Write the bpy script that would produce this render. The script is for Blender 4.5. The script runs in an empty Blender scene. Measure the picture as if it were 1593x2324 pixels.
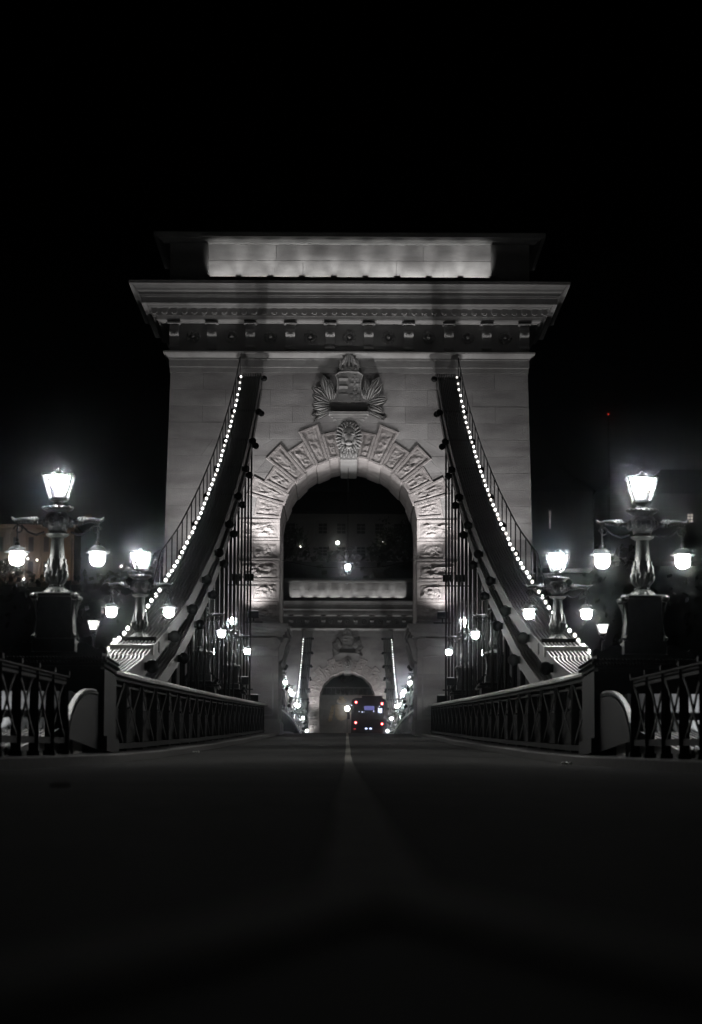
import bpy, math, random
from mathutils import Vector, Matrix, noise

random.seed(11)
S = bpy.context.scene
COL = S.collection
PI = math.pi

# ------------------------------------------------------------------ camera, sky, exposure
FPX, CW, CH = 6200.0, 1593.0, 2324.0          # focal length and frame of the photograph, in its own pixels
PITCH, YAW, ROLL = math.radians(6.43), -0.0012, 0.0045
CAM = Vector((-0.04, 0.0, 0.0))
RC = Matrix.Rotation(YAW, 3, 'Z') @ Matrix.Rotation(PI / 2 + PITCH, 3, 'X') @ Matrix.Rotation(ROLL, 3, 'Z')
cd = bpy.data.cameras.new('camera')
cam = bpy.data.objects.new('camera', cd)
COL.objects.link(cam)
cam.matrix_world = Matrix.Translation(CAM) @ RC.to_4x4()
cd.sensor_fit = 'VERTICAL'
cd.sensor_height = 36.0
cd.sensor_width = 36.0 * CW / CH
cd.lens = 36.0 * FPX / CH
cd.clip_start, cd.clip_end = 0.05, 9000.0
cd.dof.use_dof = True
cd.dof.focus_distance = 120.0
cd.dof.aperture_fstop = 2.8
S.camera = cam

w = bpy.data.worlds.new('World')
S.world = w
w.use_nodes = True
nt = w.node_tree
bg = nt.nodes['Background']
sk = nt.nodes.new('ShaderNodeTexSky')
sk.sky_type = 'NISHITA'
sk.sun_disc = False
sk.sun_elevation = math.radians(-6.0)
sk.sun_rotation = math.radians(200.0)
nt.links.new(sk.outputs['Color'], bg.inputs['Color'])
bg.inputs['Strength'].default_value = 0.0008
S.view_settings.view_transform = 'Standard'
S.view_settings.look = 'None'
S.view_settings.exposure = 0.0
S.view_settings.gamma = 1.0
S.cycles.volume_bounces = 0
S.cycles.max_bounces = 5
S.cycles.diffuse_bounces = 2
S.cycles.glossy_bounces = 2
S.cycles.transparent_max_bounces = 12
S.cycles.sample_clamp_indirect = 3.0
S.cycles.caustics_reflective = False
S.cycles.caustics_refractive = False
LAMP_L, GLOBE_L, BULB_L = 420.0, 85.0, 6.0
FLOOD_W, ATTIC_W = 2900.0, 120.0
BLOOM_HAZE = 0.00042


def Wp(px, py, Y):
    """world point on the photograph's ray through (px, py) at distance Y along the bridge"""
    d = RC @ Vector(((px - CW / 2) / FPX, -(py - CH / 2) / FPX, -1.0))
    return CAM + d * ((Y - CAM.y) / d.y)


def zz(py, Y):
    return Wp(789.0, py, Y).z


# ------------------------------------------------------------------ road profile (metres along the bridge)
TY, FY = 138.0, 340.0                           # faces of the near and the far tower
_P = [(0, -.17, .021), (28, .49, .0252), (45, .945, .0295), (61, 1.46, .0340), (100, 2.84, .0368), (138, 4.23, .0388)]


def road_z(Y):
    return road_base(Y) + ((.012) * noise.noise((Y * .21, .5, 7.3)) * min(1, max(0, (Y - 8) / 10)) if Y < 220 else 0)


def road_base(Y):
    if Y > 239.0:
        Y = 478.0 - Y
    if Y >= 138.0:
        return 6.2 - 1.93e-4 * (Y - 239.0) ** 2
    if Y <= 0:
        return -.17 + .004 * max(Y, -25)
    for (a, za, ma), (b, zb, mb) in zip(_P, _P[1:]):
        if a <= Y <= b:
            h = b - a
            t = (Y - a) / h
            return (2*t**3-3*t*t+1)*za + (t**3-2*t*t+t)*h*ma + (-2*t**3+3*t*t)*zb + (t**3-t*t)*h*mb
    return 0.0


# ------------------------------------------------------------------ materials
def mat(name, base, rough=0.6, metal=0.0, var=0.15, scale=3.0, bump=0.0, bscale=30.0, rnd=0.0, spec=0.5,
        stain=None, stain_scale=0.4, stretch=None, emit=None, strength=0.0):
    m = bpy.data.materials.new(name)
    m.use_nodes = True
    n = m.node_tree
    b = n.nodes['Principled BSDF']
    b.inputs['Roughness'].default_value = rough
    b.inputs['Metallic'].default_value = metal
    b.inputs['Specular IOR Level'].default_value = spec
    tc = n.nodes.new('ShaderNodeTexCoord')
    nz = n.nodes.new('ShaderNodeTexNoise')
    nz.inputs['Scale'].default_value = scale
    nz.inputs['Detail'].default_value = 8.0
    nz.inputs['Roughness'].default_value = 0.65
    n.links.new(tc.outputs['Object'], nz.inputs['Vector'])
    mr = n.nodes.new('ShaderNodeMapRange')
    mr.inputs['From Min'].default_value = 0.3
    mr.inputs['From Max'].default_value = 0.7
    mr.inputs['To Min'].default_value = 1 - var
    mr.inputs['To Max'].default_value = 1 + var
    n.links.new(nz.outputs['Fac'], mr.inputs['Value'])
    fac = mr.outputs['Result']
    if rnd:
        oi = n.nodes.new('ShaderNodeObjectInfo')
        m2 = n.nodes.new('ShaderNodeMapRange')
        m2.inputs['To Min'].default_value = 1 - rnd
        m2.inputs['To Max'].default_value = 1 + rnd
        n.links.new(oi.outputs['Random'], m2.inputs['Value'])
        mu = n.nodes.new('ShaderNodeMath')
        mu.operation = 'MULTIPLY'
        n.links.new(fac, mu.inputs[0])
        n.links.new(m2.outputs['Result'], mu.inputs[1])
        fac = mu.outputs[0]
    vm = n.nodes.new('ShaderNodeVectorMath')
    vm.operation = 'SCALE'
    vm.inputs[0].default_value = base
    n.links.new(fac, vm.inputs['Scale'])
    out = vm.outputs['Vector']
    if stain:
        ns = n.nodes.new('ShaderNodeTexNoise')
        ns.inputs['Scale'].default_value = stain_scale
        ns.inputs['Detail'].default_value = 6.0
        if stretch:
            mp = n.nodes.new('ShaderNodeMapping')
            mp.inputs['Scale'].default_value = stretch
            gm = n.nodes.new('ShaderNodeNewGeometry')
            n.links.new(gm.outputs['Position'], mp.inputs['Vector'])
            n.links.new(mp.outputs['Vector'], ns.inputs['Vector'])
        else:
            n.links.new(tc.outputs['Object'], ns.inputs['Vector'])
        cr = n.nodes.new('ShaderNodeMapRange')
        cr.inputs['From Min'].default_value = 0.45
        cr.inputs['From Max'].default_value = 0.68
        cr.inputs['To Max'].default_value = 0.75
        n.links.new(ns.outputs['Fac'], cr.inputs['Value'])
        mx = n.nodes.new('ShaderNodeMix')
        mx.data_type = 'RGBA'
        n.links.new(cr.outputs['Result'], mx.inputs[0])
        n.links.new(out, mx.inputs[6])
        mx.inputs[7].default_value = (*stain, 1)
        out = mx.outputs[2]
    n.links.new(out, b.inputs['Base Color'])
    if bump:
        nb = n.nodes.new('ShaderNodeTexNoise')
        nb.inputs['Scale'].default_value = bscale
        nb.inputs['Detail'].default_value = 10.0
        n.links.new(tc.outputs['Object'], nb.inputs['Vector'])
        bp = n.nodes.new('ShaderNodeBump')
        bp.inputs['Strength'].default_value = bump
        bp.inputs['Distance'].default_value = 0.05
        n.links.new(nb.outputs['Fac'], bp.inputs['Height'])
        n.links.new(bp.outputs['Normal'], b.inputs['Normal'])
    if emit:
        b.inputs['Emission Color'].default_value = (*emit, 1)
        b.inputs['Emission Strength'].default_value = strength
    return m


def glow(name, col, strength, sample=True):
    m = bpy.data.materials.new(name)
    m.use_nodes = True
    n = m.node_tree
    n.nodes.clear()
    e = n.nodes.new('ShaderNodeEmission')
    e.inputs['Color'].default_value = (*col, 1)
    e.inputs['Strength'].default_value = strength
    o = n.nodes.new('ShaderNodeOutputMaterial')
    n.links.new(e.outputs[0], o.inputs['Surface'])
    if not sample:
        m.cycles.emission_sampling = 'NONE'
    return m


def glass(name, tint=(1, 1, 1), gloss=0.06):
    m = bpy.data.materials.new(name)
    m.use_nodes = True
    n = m.node_tree
    n.nodes.clear()
    t = n.nodes.new('ShaderNodeBsdfTransparent')
    t.inputs['Color'].default_value = (*tint, 1)
    g = n.nodes.new('ShaderNodeBsdfGlossy')
    g.inputs['Roughness'].default_value = 0.15
    mx = n.nodes.new('ShaderNodeMixShader')
    mx.inputs[0].default_value = gloss
    o = n.nodes.new('ShaderNodeOutputMaterial')
    n.links.new(t.outputs[0], mx.inputs[1])
    n.links.new(g.outputs[0], mx.inputs[2])
    n.links.new(mx.outputs[0], o.inputs['Surface'])
    return m


M = dict(
    stone=mat('limestone', (.335, .33, .33), .85, var=.16, scale=.9, bump=.35, bscale=14, rnd=.09, stain=(.15, .145, .145), stain_scale=1.0, stretch=(.28, .28, 1.1)),
    trim=mat('carved_limestone', (.32, .32, .318), .85, var=.14, scale=2.0, bump=.3, bscale=25, stain=(.23, .225, .22), stain_scale=.6),
    rock=mat('rough_limestone', (.36, .34, .335), .9, var=.2, scale=2.5, bump=.7, bscale=9, rnd=.06, stain=(.22, .2, .2), stain_scale=.8),
    core=mat('mortar', (.2, .195, .19), .95, var=.2),
    iron=mat('painted_cast_iron', (.03, .035, .033), .36, var=.3, scale=9, bump=.35, bscale=40),
    iron_dark=mat('dark_painted_iron', (.007, .0075, .0075), .55, spec=.1, var=.3, scale=6, bump=.2, bscale=30),
    chain=mat('grey_painted_steel', (.09, .092, .09), .45, var=.25, scale=3, bump=.15, bscale=20, stain=(.07, .065, .06), stain_scale=1.5),
    rail=mat('grey_green_painted_steel', (.014, .015, .014), .6, spec=.06, var=.3, scale=4, bump=.2, bscale=25, stain=(.015, .014, .013), stain_scale=2),
    handrail=mat('worn_handrail_steel', (.6, .6, .58), .36, spec=.6, var=.35, scale=1.4, bump=.25, bscale=12, stain=(.3, .3, .28), stain_scale=1.1),
    asphalt=mat('asphalt', (.09, .088, .083), .9, var=.5, scale=7.0, bump=1.0, bscale=55, stain=(.045, .045, .043), stain_scale=.5, spec=.1),
    paint=mat('worn_road_paint', (.38, .365, .32), .85, var=.35, scale=18, bump=.5, bscale=50, stain=(.07, .067, .06), stain_scale=5),
    kerb=mat('kerb_granite', (.16, .155, .15), .8, var=.25, scale=8, bump=.5, bscale=40),
    walk=mat('footway_asphalt', (.07, .07, .068), .85, var=.3, scale=4, bump=.5, bscale=60),
    ground=mat('bank_ground', (.05, .05, .046), .95, var=.3, scale=.2),
    hill=mat('wooded_hillside', (.03, .036, .022), .95, var=.4, scale=.08, bump=.6, bscale=.5),
    water=mat('river_water', (.01, .013, .014), .08, var=.1, bump=.2, bscale=1.2),
    plaster=mat('pale_plaster', (.40, .40, .40), .9, var=.12, scale=.3),
    brown=mat('brown_sandstone', (.26, .19, .14), .9, var=.35, scale=.25, stain=(.16, .115, .08), stain_scale=.12),
    dim=mat('dark_stucco', (.06, .055, .05), .95, var=.3, scale=.5),
    roof=mat('slate_roof', (.03, .03, .032), .85, var=.2, scale=1),
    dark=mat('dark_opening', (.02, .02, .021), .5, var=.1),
    leaf=mat('leaf', (.035, .05, .02), .7, var=.4, scale=2.0),
    bark=mat('bark', (.05, .042, .034), .9, var=.3, scale=4),
    bus=mat('dark_blue_bus_paint', (.006, .008, .02), .45, spec=.2, var=.1),
    rubber=mat('rubber', (.015, .015, .015), .8, var=.1),
    busglass=mat('tinted_bus_window', (.006, .007, .012), .08, var=.05),
    portal=mat('portal_ashlar', (.2, .19, .18), .9, var=.25, scale=.6, rnd=.18, bump=.5, bscale=4),
    gold=mat('ochre_carved_stone', (.42, .33, .2), .8, var=.2, scale=3),
    paper=mat('crumpled_paper', (.6, .59, .55), .6, var=.2, scale=20),
    foil=mat('crumpled_foil', (.75, .74, .72), .5, metal=.9, var=.1, scale=20),
    lampglow=glow('lantern_burner', (1.0, 1.0, .985), LAMP_L),
    hangglow=glow('hanging_burner', (1.0, 1.0, .985), 130.0),
    globe=glow('opal_globe', (1.0, .99, .955), GLOBE_L),
    bulb=glow('string_bulb', (1.0, .98, .94), BULB_L, False),
    bulb_weak=glow('weak_string_bulb', (1.0, .95, .88), BULB_L * .3, False),
    sidelamp=glow('footway_lantern_burner', (1.0, .98, .94), 60.0),
    redlamp=glow('red_lamp', (1.0, .05, .06), 4.0, False),
    redcore=glow('red_lamp_core', (1.0, .55, .5), 6.0, False),
    bluelamp=glow('plate_lamp', (.55, .62, 1.0), 3.0, False),
    bluesign=glow('dim_display', (.28, .28, .75), .45, False),
    sign_and_glint=glow('display_and_glint_glow', (.7, .75, 1.0), 1.6, False),
    litpane=glow('lit_window', (1.0, .9, .8), .45, False),
    farlamp=glow('distant_lamp', (1.0, .96, .88), 9.0, False),
    farlamp_lit=glow('square_lamp', (1.0, .95, .85), 13.0, True),
    square=glow('square_globe', (1.0, .95, .85), 36.0, True),
    beacon=glow('aircraft_beacon', (1.0, .06, .03), 2.5, False),
    pane=glass('clear_pane', gloss=.004),
    frost=glow('frosted_pane', (1.0, .98, .94), 2.6, False),
    flood=glow('floodlight_lens', (1, 1, 1), .25, False),
)


# ------------------------------------------------------------------ mesh helper
class MB:
    def __init__(s):
        s.v, s.f = [], []

    def add(s, vs, fs):
        o = len(s.v)
        s.v += [Vector(p) for p in vs]
        s.f += [tuple(i + o for i in f) for f in fs]
        return s

    def box(s, c, d, rot=None):
        x, y, z = d[0] / 2, d[1] / 2, d[2] / 2
        vs = [Vector((a * x, b * y, e * z)) for a in (-1, 1) for b in (-1, 1) for e in (-1, 1)]
        if rot is not None:
            vs = [rot @ p for p in vs]
        c = Vector(c)
        return s.add([p + c for p in vs], [(0, 1, 3, 2), (4, 6, 7, 5), (0, 4, 5, 1), (2, 3, 7, 6), (0, 2, 6, 4), (1, 5, 7, 3)])

    def bar(s, a, b, wd, dp, up=(0, 0, 1)):
        a, b = Vector(a), Vector(b)
        t = (b - a).normalized()
        u = Vector(up)
        sx = t.cross(u)
        if sx.length < 1e-5:
            sx = t.cross(Vector((0, 1, 0)))
        sx.normalize()
        u = sx.cross(t)
        vs = []
        for p in (a, b):
            for i, j in ((-1, -1), (1, -1), (1, 1), (-1, 1)):
                vs.append(p + sx * (i * wd / 2) + u * (j * dp / 2))
        return s.add(vs, [(3, 2, 1, 0), (4, 5, 6, 7), (0, 1, 5, 4), (1, 2, 6, 5), (2, 3, 7, 6), (3, 0, 4, 7)])

    def tube(s, pts, r, n=8, cap=True):
        pts = [Vector(p) for p in pts]
        rs = r if isinstance(r, (list, tuple)) else [r] * len(pts)
        rings = []
        nrm = None
        for i, p in enumerate(pts):
            t = (pts[min(i + 1, len(pts) - 1)] - pts[max(i - 1, 0)]).normalized()
            if nrm is None:
                nrm = t.orthogonal().normalized()
            else:
                nrm = (nrm - t * nrm.dot(t)).normalized()
            bn = t.cross(nrm)
            rings.append([p + (nrm * math.cos(2 * PI * k / n) + bn * math.sin(2 * PI * k / n)) * rs[i] for k in range(n)])
        vs = [q for rg in rings for q in rg]
        fs = []
        for i in range(len(rings) - 1):
            for k in range(n):
                a, b = i * n + k, i * n + (k + 1) % n
                fs.append((a, b, b + n, a + n))
        if cap:
            fs.append(tuple(range(n - 1, -1, -1)))
            fs.append(tuple((len(rings) - 1) * n + k for k in range(n)))
        return s.add(vs, fs)

    def lathe(s, prof, n=16, c=(0, 0, 0), flute=None, rot=0.0):
        """prof: (r, z) bottom to top; flute(a, z) scales the radius"""
        c = Vector(c)
        vs, fs = [], []
        for r, z in prof:
            for k in range(n):
                a = 2 * PI * k / n + rot
                q = r * (flute(a, z) if flute else 1)
                vs.append(c + Vector((q * math.cos(a), q * math.sin(a), z)))
        for i in range(len(prof) - 1):
            for k in range(n):
                a, b = i * n + k, i * n + (k + 1) % n
                fs.append((a, b, b + n, a + n))
        fs.append(tuple(range(n - 1, -1, -1)))
        fs.append(tuple((len(prof) - 1) * n + k for k in range(n)))
        return s.add(vs, fs)

    def ball(s, c, r, n=10, m=6, rot=None):
        r = (r, r, r) if not isinstance(r, (tuple, list)) else r
        c = Vector(c)
        vs = [Vector((0, 0, -r[2]))]
        for i in range(1, m):
            ph = -PI / 2 + PI * i / m
            for k in range(n):
                a = 2 * PI * k / n
                vs.append(Vector((r[0] * math.cos(ph) * math.cos(a), r[1] * math.cos(ph) * math.sin(a), r[2] * math.sin(ph))))
        vs.append(Vector((0, 0, r[2])))
        if rot is not None:
            vs = [rot @ p for p in vs]
        fs = []
        for k in range(n):
            fs.append((0, 1 + (k + 1) % n, 1 + k))
            fs.append((len(vs) - 1, len(vs) - 1 - n + k, len(vs) - 1 - n + (k + 1) % n))
        for i in range(m - 2):
            for k in range(n):
                a, b = 1 + i * n + k, 1 + i * n + (k + 1) % n
                fs.append((a, b, b + n, a + n))
        return s.add([p + c for p in vs], fs)

    def prism(s, poly, y0, y1, plane='XZ', x0=0.0):
        """poly extruded; plane XZ: (x, z) along y; plane YZ: (y, z) along x"""
        n = len(poly)
        if plane == 'XZ':
            vs = [Vector((p[0], y0, p[1])) for p in poly] + [Vector((p[0], y1, p[1])) for p in poly]
        elif plane == 'YZ':
            vs = [Vector((y0, p[0], p[1])) for p in poly] + [Vector((y1, p[0], p[1])) for p in poly]
        else:
            vs = [Vector((p[0], p[1], y0)) for p in poly] + [Vector((p[0], p[1], y1)) for p in poly]
        fs = [tuple(range(n)), tuple(range(2 * n - 1, n - 1, -1))]
        for i in range(n):
            j = (i + 1) % n
            fs.append((i, i + n, j + n, j))
        return s.add(vs, fs)

    def grid(s, P, nu, nv):
        vs = [P(i / nu, j / nv) for i in range(nu + 1) for j in range(nv + 1)]
        fs = []
        for i in range(nu):
            for j in range(nv):
                a = i * (nv + 1) + j
                fs.append((a, a + 1, a + nv + 2, a + nv + 1))
        return s.add(vs, fs)

    def mesh(s, name, m, smooth=40.0):
        me = bpy.data.meshes.new(name)
        me.from_pydata([tuple(p) for p in s.v], [], s.f)
        me.validate()
        me.materials.append(m)
        if smooth:
            for p in me.polygons:
                p.use_smooth = True
            me.set_sharp_from_angle(angle=math.radians(smooth))
        me.update()
        return me


def wloc(o):
    v = Vector((0, 0, 0))
    while o is not None:
        v += o.location
        o = o.parent
    return v


def obj(name, mb, m, parent=None, loc=None, world=False, smooth=40.0):
    """one mesh object; world=True: vertices are in world space and are moved to the parent's frame"""
    if isinstance(mb, MB):
        if world:
            off = wloc(parent) + (Vector(loc) if loc is not None else Vector((0, 0, 0)))
            for i, p in enumerate(mb.v):
                mb.v[i] = p - off
        me = mb.mesh(name, m, smooth)
    else:
        me = mb
    o = bpy.data.objects.new(name, me)
    COL.objects.link(o)
    if parent is not None:
        o.parent = parent
    if loc is not None:
        o.location = loc
    return o


def tag(o, label=None, cat=None, group=None, kind=None):
    if label:
        o['label'] = label
    if cat:
        o['category'] = cat
    if group:
        o['group'] = group
    if kind:
        o['kind'] = kind
    return o


def thing(name, label, cat, loc=(0, 0, 0), group=None):
    o = bpy.data.objects.new(name, None)
    COL.objects.link(o)
    o.location = loc
    return tag(o, label, cat, group)


def clone(o, parent=None, loc=None, skip=(), label=None):
    c = o.copy()
    COL.objects.link(c)
    c.parent = parent
    if loc is not None:
        c.location = loc
    if label:
        c['label'] = label
    for ch in KIDS.get(o.name, None) or [k for k in o.children]:
        if ch.name.split('.')[0] not in skip:
            clone(ch, c, None, skip)
    return c


KIDS = {}


def struct(name, mb, m, smooth=40.0):
    return tag(obj(name, mb, m, smooth=smooth), kind='structure')


def frange(a, b, st):
    n = max(1, int(round((b - a) / st)))
    return [a + (b - a) * i / n for i in range(n + 1)]


# ------------------------------------------------------------------ ground, river, road deck
def strip(xs, Ys, zoff):
    """sheet along the bridge: xs list of (x, dz)"""
    mb = MB()
    k = len(xs)
    for Y in Ys:
        for x, dz in xs:
            mb.v.append(Vector((x, Y, road_z(Y) + dz + zoff)))
    for i in range(len(Ys) - 1):
        for j in range(k - 1):
            a = i * k + j
            mb.f.append((a, a + 1, a + k + 1, a + k))
    return mb


Yr = frange(-25, 12, .5) + frange(12, 478, 2.0)[1:] + [500]
KX = 3.5
struct('road', strip([(-KX, 0), (-1.8, .03), (0, .045), (1.8, .03), (KX, 0)], Yr, 0), M['asphalt'], smooth=60)
Yk = [y for y in Yr if y <= 478]
for sd, nm in ((-1, 'kerb_left'), (1, 'kerb_right')):
    struct(nm, strip([(sd * KX, -.02), (sd * KX, .115), (sd * (KX + .02), .13), (sd * (KX + .2), .13)], Yk, 0), M['kerb'], smooth=30)
    struct('pavement_' + nm[5:], strip([(sd * (KX + .2), .126), (sd * 5.6, .126)], Yk, 0), M['walk'])
    Yf = [y for y in Yk if 44 <= y <= 436]
    struct('footway_' + nm[5:], strip([(sd * 5.6, .126), (sd * 5.6, .15), (sd * 7.6, .15), (sd * 7.6, -.5)], Yf, 0), M['walk'], smooth=20)
struct('bridge_deck', strip([(-7.55, -.05), (-7.55, -1.0), (7.55, -1.0), (7.55, -.05)], [y for y in Yk if 44 <= y <= 436], 0), M['rail'], smooth=20)

# lane line: one line that forks just in front of the camera
mk = MB()
Ym = [y for y in frange(2.6, 14, .4)] + [y for y in frange(14, 300, 2)][1:]
for i, Y in enumerate(Ym):
    wv = .055 + .01 * noise.noise((Y * .3, 3, 1))
    cx = -.01 + .01 * noise.noise((Y * .05, 1, 1))
    mk.v += [Vector((cx - wv, Y, road_z(Y) + .049)), Vector((cx + wv, Y, road_z(Y) + .049))]
    if i:
        a = 2 * i
        mk.f.append((a - 2, a - 1, a + 1, a))
for sd in (-1, 1):
    o = len(mk.v)
    pts = [(2.6, .0, .055), (2.3, .045, .055), (2.0, .10, .05), (1.7, .165, .05), (1.3, .27, .05), (.8, .43, .05), (.2, .66, .05), (-2, 1.4, .06)]
    for i, (Y, cx, wv) in enumerate(pts):
        lo, hi = (0 if i == 0 else cx - wv), cx + wv
        mk.v += [Vector((sd * lo - .01, Y, road_z(Y) + .0525)), Vector((sd * hi - .01, Y, road_z(Y) + .0525))]
        if i:
            a = o + 2 * i
            mk.f.append((a - 2, a - 1, a + 1, a))
struct('lane_marking', mk, M['paint'], smooth=0)

gb = MB()
gx = [-3000, -400, -60, -8, 8, 60, 400, 3000]
gy = [(-600, -.5), (-30, -.45), (0, -.32), (30, .35), (52, .95), (53.5, -14), (250, -15), (424, -14), (425.5, .9), (440, .55), (478, -.3), (700, -.3), (6000, 2)]
for Y, z in gy:
    for x in gx:
        gb.v.append(Vector((x, Y, z)))
for i in range(len(gy) - 1):
    for j in range(len(gx) - 1):
        a = i * len(gx) + j
        gb.f.append((a, a + 1, a + 1 + len(gx), a + len(gx)))
struct('ground', gb, M['ground'], smooth=0)
wb = MB().grid(lambda u, v: Vector((-3000 + 6000 * u, 53 + 372 * v, -10.5)), 12, 4)
struct('river', wb, M['water'])

# hillside behind the far bank, a terrace on top
hb = MB()


def hill_z(x, Y):
    t = max(0, min(1, (Y - 500) / 85))
    t = t * t * (3 - 2 * t)
    top = 56 + 4 * noise.noise((x * .006, 2, 5)) - 10 * max(0, min(1, (abs(x) - 120) / 250)) - 6 * max(0, min(1, (-x - 38) / 14))
    return -.8 + t * top + (2.2 * noise.noise((x * .04, Y * .04, 1)) if .05 < t < .97 else 0) + (Y - 585) * .01 * (Y > 585)


hx = frange(-900, 900, 14)
hy = [488, 494, 500, 508, 516, 524, 532, 540, 548, 556, 564, 572, 580, 588, 640, 720, 900]
for Y in hy:
    for x in hx:
        hb.v.append(Vector((x, Y, hill_z(x, Y))))
for i in range(len(hy) - 1):
    for j in range(len(hx) - 1):
        a = i * len(hx) + j
        hb.f.append((a, a + 1, a + 1 + len(hx), a + len(hx)))
struct('hill', hb, M['hill'])

# ------------------------------------------------------------------ the tower
T = thing('bridge_tower', 'near floodlit stone bridge tower with carved coat of arms above its arch', 'tower', (0, TY, 0), 'arched stone towers of the bridge')
DEP = 7.4
HT = (Wp(1198, 840, TY).x - Wp(387, 838, TY).x) / 2             # half width at the top of the wall
HB = (Wp(1213, 1320, TY).x - Wp(371, 1320, TY).x) / 2
ZT, ZBm = zz(838, TY), zz(1320, TY)
AR = 3.48                                                       # arch radius
ZC = zz(1037, TY) - AR                                          # arch centre height
ZW = zz(847, TY)                                                # top of the plain wall
ZDK = road_z(TY)


def half(z):
    return HT + (HB - HT) * (ZT - z) / (ZT - ZBm)


# core of the masonry, set 6 cm behind the face stones
cb = MB()
REC = .06
zs = [-15, 0, ZDK, 6, 9, 12, ZC] + [ZC + AR * math.sin(a * PI / 44) for a in range(1, 23)]
zs = sorted(zs)
for sd in (-1, 1):
    o = len(cb.v)
    for z in zs:
        xi = AR + .02 if z <= ZC else math.sqrt(max(0, (AR + .02) ** 2 - (z - ZC) ** 2 * ((AR + .02) / AR) ** 2))
        xo = half(z) - REC
        for x, y in ((xi, REC), (xo, REC), (xo, DEP - REC), (xi, DEP - REC)):
            cb.v.append(Vector((sd * x, y, z)))
    for i in range(len(zs) - 1):
        for k in range(4):
            a, b = o + 4 * i + k, o + 4 * i + (k + 1) % 4
            cb.f.append((a, b, b + 4, a + 4))
zt = zs[-1]
cb.prism([(-half(zt) + REC, zt), (half(zt) - REC, zt), (half(ZW) - REC, ZW + .02), (-half(ZW) + REC, ZW + .02)], REC, DEP - REC)
obj('masonry_core', cb, M['core'], T, smooth=0)

# face stones, course by course
CH0 = .86
zc0 = ZDK - .3
ncourse = int(round((ZW - zc0) / CH0))
chh = (ZW - zc0) / ncourse
RJ = 4.2
for i in range(ncourse):
    z0, z1 = zc0 + i * chh, zc0 + (i + 1) * chh
    for sd in (-1, 1):
        def xin(z):
            if z <= ZC:
                return RJ if z > zz(1412, TY) else AR + .02
            q = RJ ** 2 - (z - ZC) ** 2
            return math.sqrt(q) if q > 0 else 0.0
        a0, a1 = xin(z0), xin(z1)
        if z0 < ZC < z1:
            a0 = a1 = RJ
        b0, b1 = half(z0), half(z1)
        nb = max(2, int(round((b0 - a0) / 2.3)))
        cuts = [k / nb + (.5 / nb * (.5 if i % 2 else -.5) * (0 < k < nb)) for k in range(nb + 1)]
        for k in range(nb):
            g = .006
            q0, q1 = cuts[k], cuts[k + 1]
            P = [(a0 + (b0 - a0) * q0 + g, z0 + g), (a0 + (b0 - a0) * q1 - g, z0 + g),
                 (a1 + (b1 - a1) * q1 - g, z1 - g), (a1 + (b1 - a1) * q0 + g, z1 - g)]
            if P[2][0] - P[3][0] < .1:
                P[3] = (P[2][0] - .1, P[3][1])
            cx, cz = sum(p[0] for p in P) / 4, sum(p[1] for p in P) / 4
            pr = random.uniform(-.004, .004)
            mb = MB()
            sh = .005
            back = [Vector((sd * p[0], REC + .1, p[1])) for p in P]
            mid = [Vector((sd * p[0], sh + pr, p[1])) for p in P]
            fr = [Vector((sd * (p[0] + (sh if p[0] < cx else -sh)), pr, p[1] + (sh if p[1] < cz else -sh))) for p in P]
            mb.add(back + mid + fr, [(8, 9, 10, 11)] + [(j, (j + 1) % 4, 4 + (j + 1) % 4, 4 + j) for j in range(4)] +
                   [(4 + j, 4 + (j + 1) % 4, 8 + (j + 1) % 4, 8 + j) for j in range(4)])
            if sd > 0:
                mb.f = [tuple(reversed(f)) for f in mb.f]
            org = Vector((sd * cx, 0, cz))
            mb.v = [p - org for p in mb.v]
            obj('stone', mb, M['stone'], T, loc=org, smooth=0)


# rusticated blocks: border, sunk channel and rock face
def rustic(poly, seed, proud=.06, rocky=.1, nu=9, nv=9, depth=None, bumpback=True):
    """poly: 4 points (x, z) counter-clockwise; local y is depth, negative is proud of the wall"""
    mb = MB()
    c = Vector((sum(p[0] for p in poly) / 4, sum(p[1] for p in poly) / 4))
    dp = DEP if depth is None else depth

    def inset(d):
        r = []
        n = 4
        for i in range(n):
            p0, p1, p2 = (Vector(poly[(i - 1) % n]), Vector(poly[i]), Vector(poly[(i + 1) % n]))
            e1, e2 = (p1 - p0).normalized(), (p2 - p1).normalized()
            n1, n2 = Vector((-e1.y, e1.x)), Vector((-e2.y, e2.x))
            den = 1 + n1.dot(n2)
            off = (n1 + n2) / max(den, .2) * d
            if (c - p1).dot(off) < 0:
                off = -off
            r.append(p1 + off)
        return r
    rings = [(inset(0), dp), (inset(0), -proud + .03), (inset(.025), -proud), (inset(.12), -proud), (inset(.125), -proud + .045), (inset(.17), -proud + .05)]
    vs = []
    for rg, y in rings:
        vs += [Vector((p.x, y, p.y)) for p in rg]
    fs = []
    for k in range(len(rings) - 1):
        for i in range(4):
            a, b = 4 * k + i, 4 * k + (i + 1) % 4
            fs.append((a, b, b + 4, a + 4))
    fs.append((3, 2, 1, 0))
    mb.add(vs, fs)
    q = rings[-1][0]

    def P(u, v):
        a = q[0].lerp(q[1], u)
        b = q[3].lerp(q[2], u)
        p = a.lerp(b, v)
        edge = min(1, 5.5 * min(u, 1 - u, v, 1 - v))
        n = noise.fractal((p.x * 2.6 + seed, p.y * 4.2, seed * 1.7), .6, 2.1, 4) * .75 + .3
        n2 = abs(noise.noise((p.x * 5.3, p.y * 7.1, seed))) * .6
        return Vector((p.x, -proud + .05 - edge * rocky * max(-.1, n + n2), p.y))
    mb.grid(P, nu, nv)
    return mb


def pol(r, a, sd):
    return (sd * r * math.sin(a), ZC + r * math.cos(a))


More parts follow.
